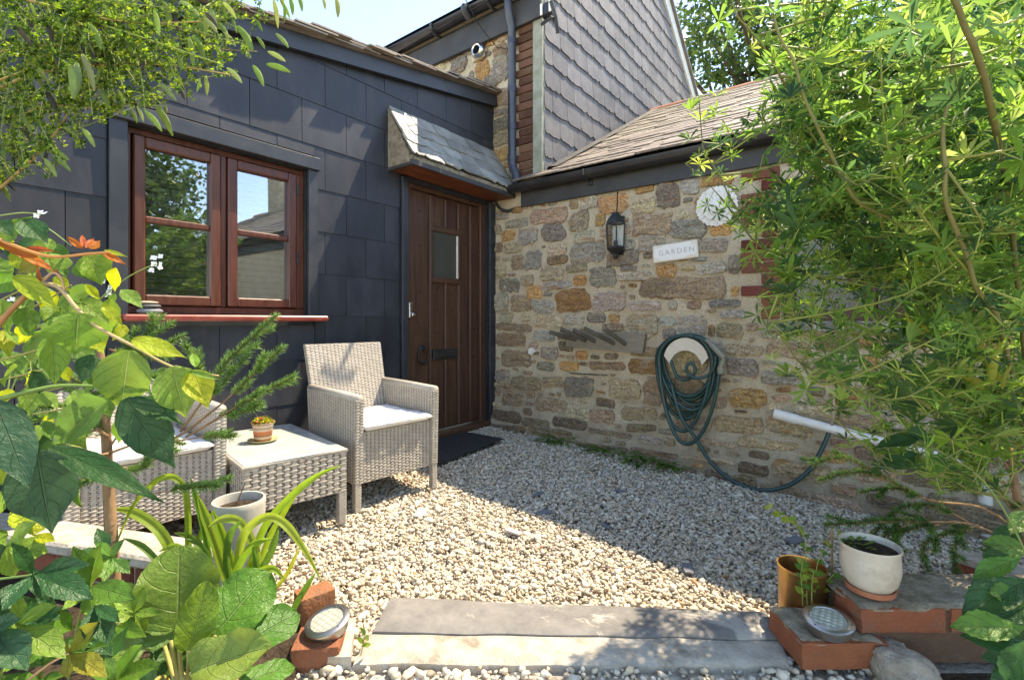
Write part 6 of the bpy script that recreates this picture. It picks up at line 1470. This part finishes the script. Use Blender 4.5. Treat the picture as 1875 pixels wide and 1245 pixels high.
for pix, w_, d, c in (([(425, 1085), (413, 1055), (395, 1000), (372, 936), (360, 905)], 19, 1.3, SG), ([(350, 1060), (345, 1011), (341, 909), (321, 875), (293, 876), (270, 895), (239, 933), (201, 1025)], 13, 1.3, SG), ([(320, 1050), (311, 1004), (283, 963), (239, 936), (205, 932)], 22, 1.32, SG), ([(385, 1030), (365, 936), (348, 873)], 12, 1.31, SD),
    ([(445, 1080), (457, 1038), (485, 963), (532, 909), (580, 871), (626, 851)], 16, 1.28, SG), ([(470, 1050), (490, 990), (512, 950), (553, 888)], 13, 1.32, SG), ([(430, 1060), (440, 1000), (454, 967), (488, 946), (522, 960), (560, 1011), (588, 1064)], 18, 1.22, (.26, .36, .05)), ([(475, 1070), (468, 1011), (440, 957), (406, 950), (380, 965)], 18, 1.24, (.24, .34, .05)), ([(530, 1130), (543, 1103), (560, 1075), (578, 1047)], 13, 1.2, SD), ([(445, 1075), (427, 1038), (405, 975), (389, 934)], 17, 1.27, SG),
    ([(400, 1090), (380, 1020), (350, 985), (318, 975)], 14, 1.3, SD), ([(450, 1090), (480, 1040), (500, 1000), (510, 960)], 15, 1.25, SD), ([(340, 1060), (360, 1000), (375, 960), (395, 930)], 12, 1.33, SD), ([(500, 1080), (525, 1050), (548, 1000)], 9, 1.24, (.3, .36, .06)), ([(360, 1100), (300, 1040), (260, 1000), (225, 985)], 13, 1.3, SD), ([(410, 1100), (430, 1050), (460, 1000), (500, 985)], 16, 1.2, SG), ([(430, 1100), (415, 1040), (420, 980), (445, 950)], 15, 1.22, SD), ([(400, 1100), (450, 1060), (495, 1040), (520, 1060)], 15, 1.18, SG), ([(460, 1110), (470, 1050), (462, 1000)], 14, 1.2, SD), ([(390, 1095), (360, 1030), (320, 1000), (290, 1010)], 14, 1.22, SG)): blade(pix, w_, d, c)

# ---------------------------------------------------------------- spruces
def shoot(mb, pts, nl=.017, per=3400, r=rp, cols=((.14, .26, .07), (.10, .20, .06), (.19, .32, .08))):
    for i in range(len(pts) - 1):
        a, b = pts[i], pts[i + 1]; t = (b - a).normalized(); o0 = t.orthogonal().normalized()
        for k in range(max(1, int((b - a).length * per))):
            p = a.lerp(b, r.random()); o = o0.copy(); o.rotate(Matrix.Rotation(r.uniform(0, 6.283), 3, t))
            if o.z < -.2 and r.random() < .6: o.z = -o.z
            d = (o + t * r.uniform(.5, 1.0)).normalized(); L = nl * r.uniform(.8, 1.2); s = d.cross(Vector((r.uniform(-1, 1), r.uniform(-1, 1), r.uniform(-1, 1)))).normalized() * .0012
            c = vari(r.choice(cols), r, .2); mb.add([p - s, p + s, p + d * L + s * .3, p + d * L - s * .3], [(0, 1, 2, 3)], col=(*c, 1))
def spruce(th, branches, side=True, nl=.0175, cols=None, per=3400):
    kw = dict(cols=cols) if cols else {}
    for pix, r0, green in branches:
        pts = smooth_path([P(*p) for p in pix], 4); b = build('branch', tube(MB(), pts, r0, r0 * .35, 6), M_['bark'], th, smooth=True)
        mb = MB(); k0 = int(len(pts) * (1 - green)); shoot(mb, pts[k0:], nl, per, **kw)
        if side:
            for k in range(max(k0, 2), len(pts) - 2, 3):
                t = (pts[k + 1] - pts[k]).normalized(); sd = t.cross(UP).normalized() * rp.choice((-1, 1)); L = rp.uniform(.04, .09)
                shoot(mb, [pts[k], pts[k] + (t + sd * .8 + UP * rp.uniform(-.2, .2)).normalized() * L], nl, per, **kw)
        o = build('needles', mb, M_['needle'], b); o['kind'] = 'stuff'
SPR = thing('young_spruce', 'young spruce sapling with bare lower trunk in front of the armchair', 'tree', onZ(213, 1165, ZO))
ptube('trunk', [(214, 1172, 1.29), (210, 1100, 1.29), (203, 980, 1.3), (198, 880, 1.31), (193, 780, 1.32), (187, 690, 1.33), (180, 610, 1.34)], .0185, .008, SPR, (.24, .145, .08), 12)
SPR.children[0].data.materials[0] = M_['bark']
spruce(SPR, [([(280, 822, 1.3), (340, 790, 1.3), (385, 755, 1.3), (410, 735, 1.3), (470, 680, 1.3), (517, 636, 1.3)], .004, .38), ([(340, 800, 1.3), (400, 765, 1.3), (440, 740, 1.3), (490, 715, 1.3), (540, 689, 1.3)], .0035, .55), ([(330, 790, 1.32), (380, 720, 1.33), (410, 668, 1.34), (460, 620, 1.34), (505, 578, 1.34)], .0035, .62), ([(380, 740, 1.32), (410, 700, 1.32), (455, 650, 1.32)], .003, .7), ([(340, 740, 1.33), (365, 690, 1.33), (360, 640, 1.33)], .003, .9), ([(250, 640, 1.36), (272, 610, 1.36), (280, 575, 1.36)], .003, .9), ([(200, 640, 1.36), (260, 650, 1.36), (335, 615, 1.36)], .003, .8), ([(190, 660, 1.36), (250, 640, 1.38), (310, 655, 1.38)], .003, .8),
    ([(198, 800, 1.3), (150, 770, 1.28), (90, 760, 1.26), (30, 780, 1.25)], .005, .8), ([(192, 740, 1.32), (130, 690, 1.32), (60, 660, 1.32), (0, 650, 1.32)], .005, .85), ([(190, 700, 1.35), (120, 640, 1.38), (50, 610, 1.4)], .004, .85), ([(198, 830, 1.3), (150, 840, 1.25), (90, 850, 1.2), (40, 840, 1.18)], .004, .7), ([(199, 830, 1.31), (240, 815, 1.33), (290, 800, 1.35), (335, 815, 1.36)], .004, .3), ([(199, 820, 1.31), (235, 770, 1.34), (270, 730, 1.36)], .0035, .3), ([(199, 850, 1.3), (250, 860, 1.3), (272, 850, 1.3)], .003, .6), ([(205, 890, 1.3), (260, 905, 1.28), (330, 895, 1.25), (400, 890, 1.22)], .002, .45), ([(196, 780, 1.32), (140, 800, 1.35), (100, 820, 1.38)], .003, .6), ([(200, 870, 1.3), (165, 880, 1.28), (140, 890, 1.27)], .003, .6), ([(190, 720, 1.33), (120, 745, 1.2), (40, 735, 1.15)], .004, .9), ([(192, 760, 1.32), (230, 700, 1.25), (300, 690, 1.2)], .003, .8), ([(195, 800, 1.31), (110, 700, 1.3), (20, 690, 1.3)], .004, .9), ([(190, 690, 1.34), (230, 660, 1.34), (250, 600, 1.34)], .003, .8), ([(197, 850, 1.3), (120, 870, 1.2), (60, 900, 1.15)], .003, .7), ([(400, 760, 1.31), (440, 755, 1.31), (480, 745, 1.31)], .0025, .9), ([(290, 815, 1.3), (370, 800, 1.31), (430, 800, 1.3)], .0025, .5)])
SP2 = thing('low_spruce', 'low spruce with drooping branches above the cream pot', 'tree', LD(1.75, 1.75, gz(3)))
ptube('trunk', [(1900, 1080, 1.6), (1880, 980, 1.6), (1860, 900, 1.62), (1850, 820, 1.65)], .018, .008, SP2, (.16, .10, .06), 10); SP2.children[0].data.materials[0] = M_['bark']
spruce(SP2, [([(1880, 985, 1.6), (1800, 930, 1.6), (1700, 915, 1.6), (1610, 870, 1.6), (1545, 838, 1.6), (1485, 852, 1.6)], .005, .55), ([(1620, 880, 1.6), (1570, 865, 1.6), (1500, 880, 1.6)], .003, .7), ([(1700, 915, 1.6), (1640, 895, 1.6), (1575, 902, 1.6)], .003, .8), ([(1870, 1000, 1.58), (1780, 960, 1.5), (1700, 955, 1.45), (1620, 955, 1.42), (1510, 962, 1.4)], .005, .5), ([(1780, 970, 1.5), (1740, 975, 1.47), (1690, 1000, 1.45), (1700, 1045, 1.44)], .003, .7), ([(1790, 960, 1.5), (1760, 975, 1.47), (1745, 1010, 1.45), (1765, 1025, 1.44)], .003, .8), ([(1720, 960, 1.46), (1680, 965, 1.44), (1640, 985, 1.43), (1655, 1010, 1.42)], .003, .8), ([(1660, 960, 1.43), (1620, 980, 1.42), (1600, 1010, 1.41)], .003, .8), ([(1860, 900, 1.62), (1780, 850, 1.62), (1700, 810, 1.62), (1620, 785, 1.62)], .004, .7), ([(1855, 870, 1.64), (1800, 790, 1.64), (1760, 740, 1.64)], .004, .7), ([(1870, 960, 1.6), (1830, 900, 1.55), (1790, 870, 1.5), (1740, 900, 1.48)], .004, .8), ([(1880, 1010, 1.58), (1840, 990, 1.5), (1800, 1010, 1.45)], .004, .8), ([(1860, 860, 1.6), (1880, 760, 1.55), (1890, 690, 1.5)], .004, .8), ([(1700, 840, 1.6), (1650, 830, 1.6), (1600, 830, 1.6)], .003, .8), ([(1780, 960, 1.5), (1720, 930, 1.5), (1650, 930, 1.5), (1590, 990, 1.46)], .003, .7)], cols=((.07, .15, .045), (.05, .11, .04), (.13, .24, .05)), per=2600, nl=.016)
# ---------------------------------------------------------------- white flowers, herbs, weeds, succulent
def floret(mb, c, s, nrm, r=rp):
    M = frame(c, Vector(nrm).orthogonal(), nrm)
    for k in range(4):
        th = k * math.pi / 2 + r.uniform(-.2, .2); leaf_mb(s, s * .75, 'round', 7, 4, .1, .1, 0, M=M @ Matrix.Rotation(th, 4, 'Z') @ Matrix.Rotation(-.3, 4, 'Y'), mb=mb)
ROC = thing('white_rocket', 'white flowered wiry plant rising among the shrub leaves', 'flower', P(30, 820, 1.05))
for pix in ([(-20, 640, 1.05), (60, 600, 1.05), (140, 575, 1.04), (186, 545, 1.02), (230, 510, 1.0), (268, 490, .99), (288, 484, .99)], [(0, 760, 1.1), (30, 690, 1.1), (50, 620, 1.1), (55, 560, 1.1)], [(0, 395, 1.0), (40, 390, 1.0), (75, 392, 1.0)], [(10, 740, 1.1), (20, 650, 1.1), (5, 560, 1.1)], [(60, 700, 1.1), (55, 640, 1.1), (90, 600, 1.1)], [(40, 720, 1.1), (100, 640, 1.1), (140, 610, 1.1)], [(186, 545, 1.02), (200, 530, 1.02), (200, 520, 1.02)], [(0, 430, 1.0), (60, 405, 1.0), (130, 450, 1.0)]): ptube('stem', pix, .0016, .001, ROC, (.27, .36, .10), 5)
for (x, y, d, n_) in ((285, 482, .99, 7), (270, 490, .99, 4), (196, 522, 1.02, 4), (10, 555, 1.05, 6), (70, 402, 1.0, 4), (205, 530, 1.02, 3)):
    mb = MB()
    for k in range(n_): floret(mb, P(x + rp.uniform(-14, 14), y + rp.uniform(-13, 13), d),   .0062, -FW + Vector((rp.uniform(-.6, .6), rp.uniform(-.6, .6), rp.uniform(0, .8))))
    build('flower_head', mb, M_['petal'], ROC, smooth=True)
HRB = thing('herb_plant', 'leafy light green herb growing out of the brass planter', 'plant', bc + Vector((0, 0, .075)))
for pix in ([(1478, 1120, 1.33), (1476, 1060, 1.32), (1474, 990, 1.31), (1462, 965, 1.31), (1440, 948, 1.31), (1400, 925, 1.31)], [(1490, 1110, 1.33), (1492, 1060, 1.33), (1500, 1020, 1.33), (1520, 995, 1.33)], [(1470, 1110, 1.31), (1468, 1080, 1.3), (1466, 1050, 1.3), (1470, 1030, 1.3)], [(1500, 1110, 1.34), (1510, 1070, 1.34), (1528, 1050, 1.34)], [(1486, 1110, 1.30), (1486, 1070, 1.29), (1490, 1045, 1.29)]):
    ob, pts = ptube('stem', pix, .0016, .001, HRB, (.25, .3, .08), 5)
    for i in range(3, len(pts), 2):
        t = (pts[i] - pts[i - 1]).normalized(); o = t.orthogonal().normalized(); o.rotate(Matrix.Rotation(i * 1.57, 3, t))
        for s in (-1, 1):
            L = rp.uniform(.016, .032); build('leaf', leaf_mb(L, L * .62, 'ovate', 7, 4, .2, .2, .01, wave=.05, seed=rp.randrange(999)), M_['leaf'], HRB, frame(pts[i], (o * s + t * .35 + UP * .15), UP * .6 - FW), smooth=True, color=vari(rp.choice((LG['light'], (.24, .33, .05), LG['mid'])), a=.12))
tag(build('garden_cane', tube(MB(), [onZ(1523, 1090, .15), P(1523, 968, 1.36)], .0035, n=6), M_['bark']), 'thin brown cane stuck upright in the brass planter', 'cane')
for (px, py, s, n_, lab) in ((1022, 812, .055, 26, 'feathery green weed nearest the door at the wall foot'), (1100, 830, .05, 26, 'small spreading weed between the other wall foot weeds'), (1195, 846, .06, 34, 'bright green weed at the wall foot left of the hose'), (1152, 838, .045, 18, 'tiny green weed at the wall foot under the boot rack')):
    g = onY(px, py, -.16); g.z = gz(g.x) + .012; s *= 1.9; W_ = thing('weed', lab, 'weed', g, 'weeds along the foot of the stone wall'); mb = MB()
    for k in range(n_ * 2):
        th = rp.uniform(0, 6.283); d_ = Vector((math.cos(th) * 1.1, -abs(math.sin(th)) * .7 - .05, rp.uniform(.1, .9))); b0 = g + Vector((rp.uniform(-s, s) * 1.4, rp.uniform(-.03, .01), 0))
        L = s * rp.uniform(.35, .8); leaf_mb(L, L * .45, 'ovate', 5, 2, .3, .3, 0, mb=mb, M=frame(b0 + d_.normalized() * s * rp.uniform(.1, .8), d_, UP), col=(*vari(rp.choice(((.10, .24, .04), (.16, .32, .05), (.07, .17, .035))), a=.2), 1))
    build('foliage', mb, M_['leaf_attr'], W_, smooth=True)
mb = MB()
for k in range(150):
    th = rp.uniform(0, 6.283); ph = rp.uniform(.15, 1.35); d_ = Vector((math.cos(th) * math.sin(ph), math.sin(th) * math.sin(ph), math.cos(ph))); L = rp.uniform(.018, .032)
    b0 = pp + Vector((0, 0, .082)) + Vector((d_.x * .03, d_.y * .03, d_.z * .018)); c = rp.choice(((.30, .34, .04), (.22, .30, .04), (.36, .36, .06), (.42, .20, .12)))
    for f_ in (1, -1): leaf_mb(L, L * .42, 'oblance', 5, 2, .5 * f_, 0, 0, mb=mb, M=frame(b0, d_, UP + Vector((rp.uniform(-.5, .5), rp.uniform(-.5, .5), 0))), col=(*vari(c, a=.15), 1))
build('succulent', mb, M_['leaf_attr'], pot, smooth=True)
mb = MB()
for k in range(26):
    th = rp.uniform(0, 6.283); r_ = rp.uniform(0, .06); r_ *= .8; b0 = pc + Vector((r_ * math.cos(th), r_ * math.sin(th), .110)); d_ = Vector((math.cos(th), math.sin(th), rp.uniform(.3, 1))); leaf_mb(.02, .012, 'ovate', 5, 2, .3, .2, 0, mb=mb, M=frame(b0 + RT * -.02 + FW * .03, d_, UP), col=(*vari((.17, .27, .05), a=.2), 1))
build('seedlings', mb, M_['leaf_attr'], cp, smooth=True)
build('dead_twig', tube(MB(), smooth_path([wc + Vector((-.02, 0, .26)), wc + Vector((-.015, .01, .30)), wc + Vector((.0, .02, .34))], 3), .003, .001, 5), M_['bark'], wpot)
# soil of the two beds
mb = MB(); bl_ = [LD(-.60, 1.40), LD(-.85, 1.52), LD(-1.7, 1.78), LD(-2.8, 2.0), LD(-2.8, .2), LD(-.5, .2), LD(-.46, 1.0)]; mb.add([Vector((p.x, p.y, ZO - .01)) for p in bl_], [tuple(range(len(bl_)))]); struct(build('bed_soil', mb, M_['soil']))
mb = MB(); bl_ = [LD(.92, 1.2), LD(2.6, 1.2), LD(2.6, .2), LD(1.05, .2), LD(.88, 1.0)]; mb.add([Vector((p.x, p.y, ZO - .024)) for p in bl_], [tuple(range(len(bl_)))]); struct(build('border_soil', mb, M_['soil']))

# ---------------------------------------------------------------- distant trees
def tree(label, base, h, cr, ch, nleaf, ls, cols, seed, group=None):
    r = random.Random(seed); t = thing('broadleaf_tree', label, 'tree', base, group); base = Vector(base); tr = MB()
    tp = smooth_path([base, base + Vector((r.uniform(-.2, .2), r.uniform(-.2, .2), h * .35)), base + Vector((r.uniform(-.3, .3), r.uniform(-.3, .3), h * .8))], 5); tube(tr, tp, h * .03, h * .008, 10)
    cl = []
    for k in range(34):
        v = Vector((r.gauss(0, 1), r.gauss(0, 1), r.gauss(0, 1))).normalized() * r.random() ** .4; c = base + Vector((v.x * cr, v.y * cr, h - ch / 2 + v.z * ch / 2)); cl.append((c, r.uniform(.22, .42) * cr))
        s = tp[min(len(tp) - 1, int(len(tp) * r.uniform(.4, .95)))]; tube(tr, smooth_path([s, (s + c) / 2 + Vector((0, 0, -.1)), c], 3), h * .008, h * .002, 5)
    build('trunk', tr, M_['bark_dark'], t, smooth=True); mb = MB()
    N = nleaf; ci = [cl[r.randrange(len(cl))] for _ in range(N)]
    for c, rad in ci:
        v = Vector((r.gauss(0, 1), r.gauss(0, 1), r.gauss(0, 1))).normalized() * rad * r.random() ** .45; p = c + v
        d = Vector((r.uniform(-1, 1), r.uniform(-1, 1), r.uniform(-1, .4))).normalized(); s = d.orthogonal().normalized(); s.rotate(Matrix.Rotation(r.uniform(0, 6.28), 3, d)); L = ls * r.uniform(.7, 1.3); k = r.uniform(.7, 1.3); cc = r.choice(cols)
        mb.add([p, p + d * L * .5 + s * L * .3, p + d * L, p + d * L * .5 - s * L * .3], [(0, 1, 2, 3)], col=(cc[0] * k, cc[1] * k, cc[2] * k, 1))
    build('crown', mb, M_['far_leaf'], t); return t
q = onY(1375, 30, 11)
tree('dark leafy tree rising behind the low tiled roof', (q.x, 11, 0), q.z + 1.3, 2.0, 4.6, 9000, .16, ((.05, .10, .02), (.08, .14, .025), (.03, .07, .02)), 5)
q2 = onY(1620, 0, 10)
tree('dark tree standing behind the lupin and the roof ridge', (q2.x, 10, 0), q2.z + 1.2, 2.2, 5.0, 8000, .16, ((.04, .09, .02), (.07, .13, .025)), 6)
tree('tall tree opposite the cottage, mirrored in its window', (9.6, -.3, 0), 5.6, 2.1, 4.8, 8000, .14, ((.07, .13, .03), (.10, .17, .04), (.05, .10, .03)), 7)
tree('bushy tree opposite the cottage, mirrored low in the window', (7.2, -1.0, 0), 3.0, 1.6, 3.0, 8000, .11, ((.10, .17, .03), (.15, .20, .03), (.07, .12, .03)), 8)
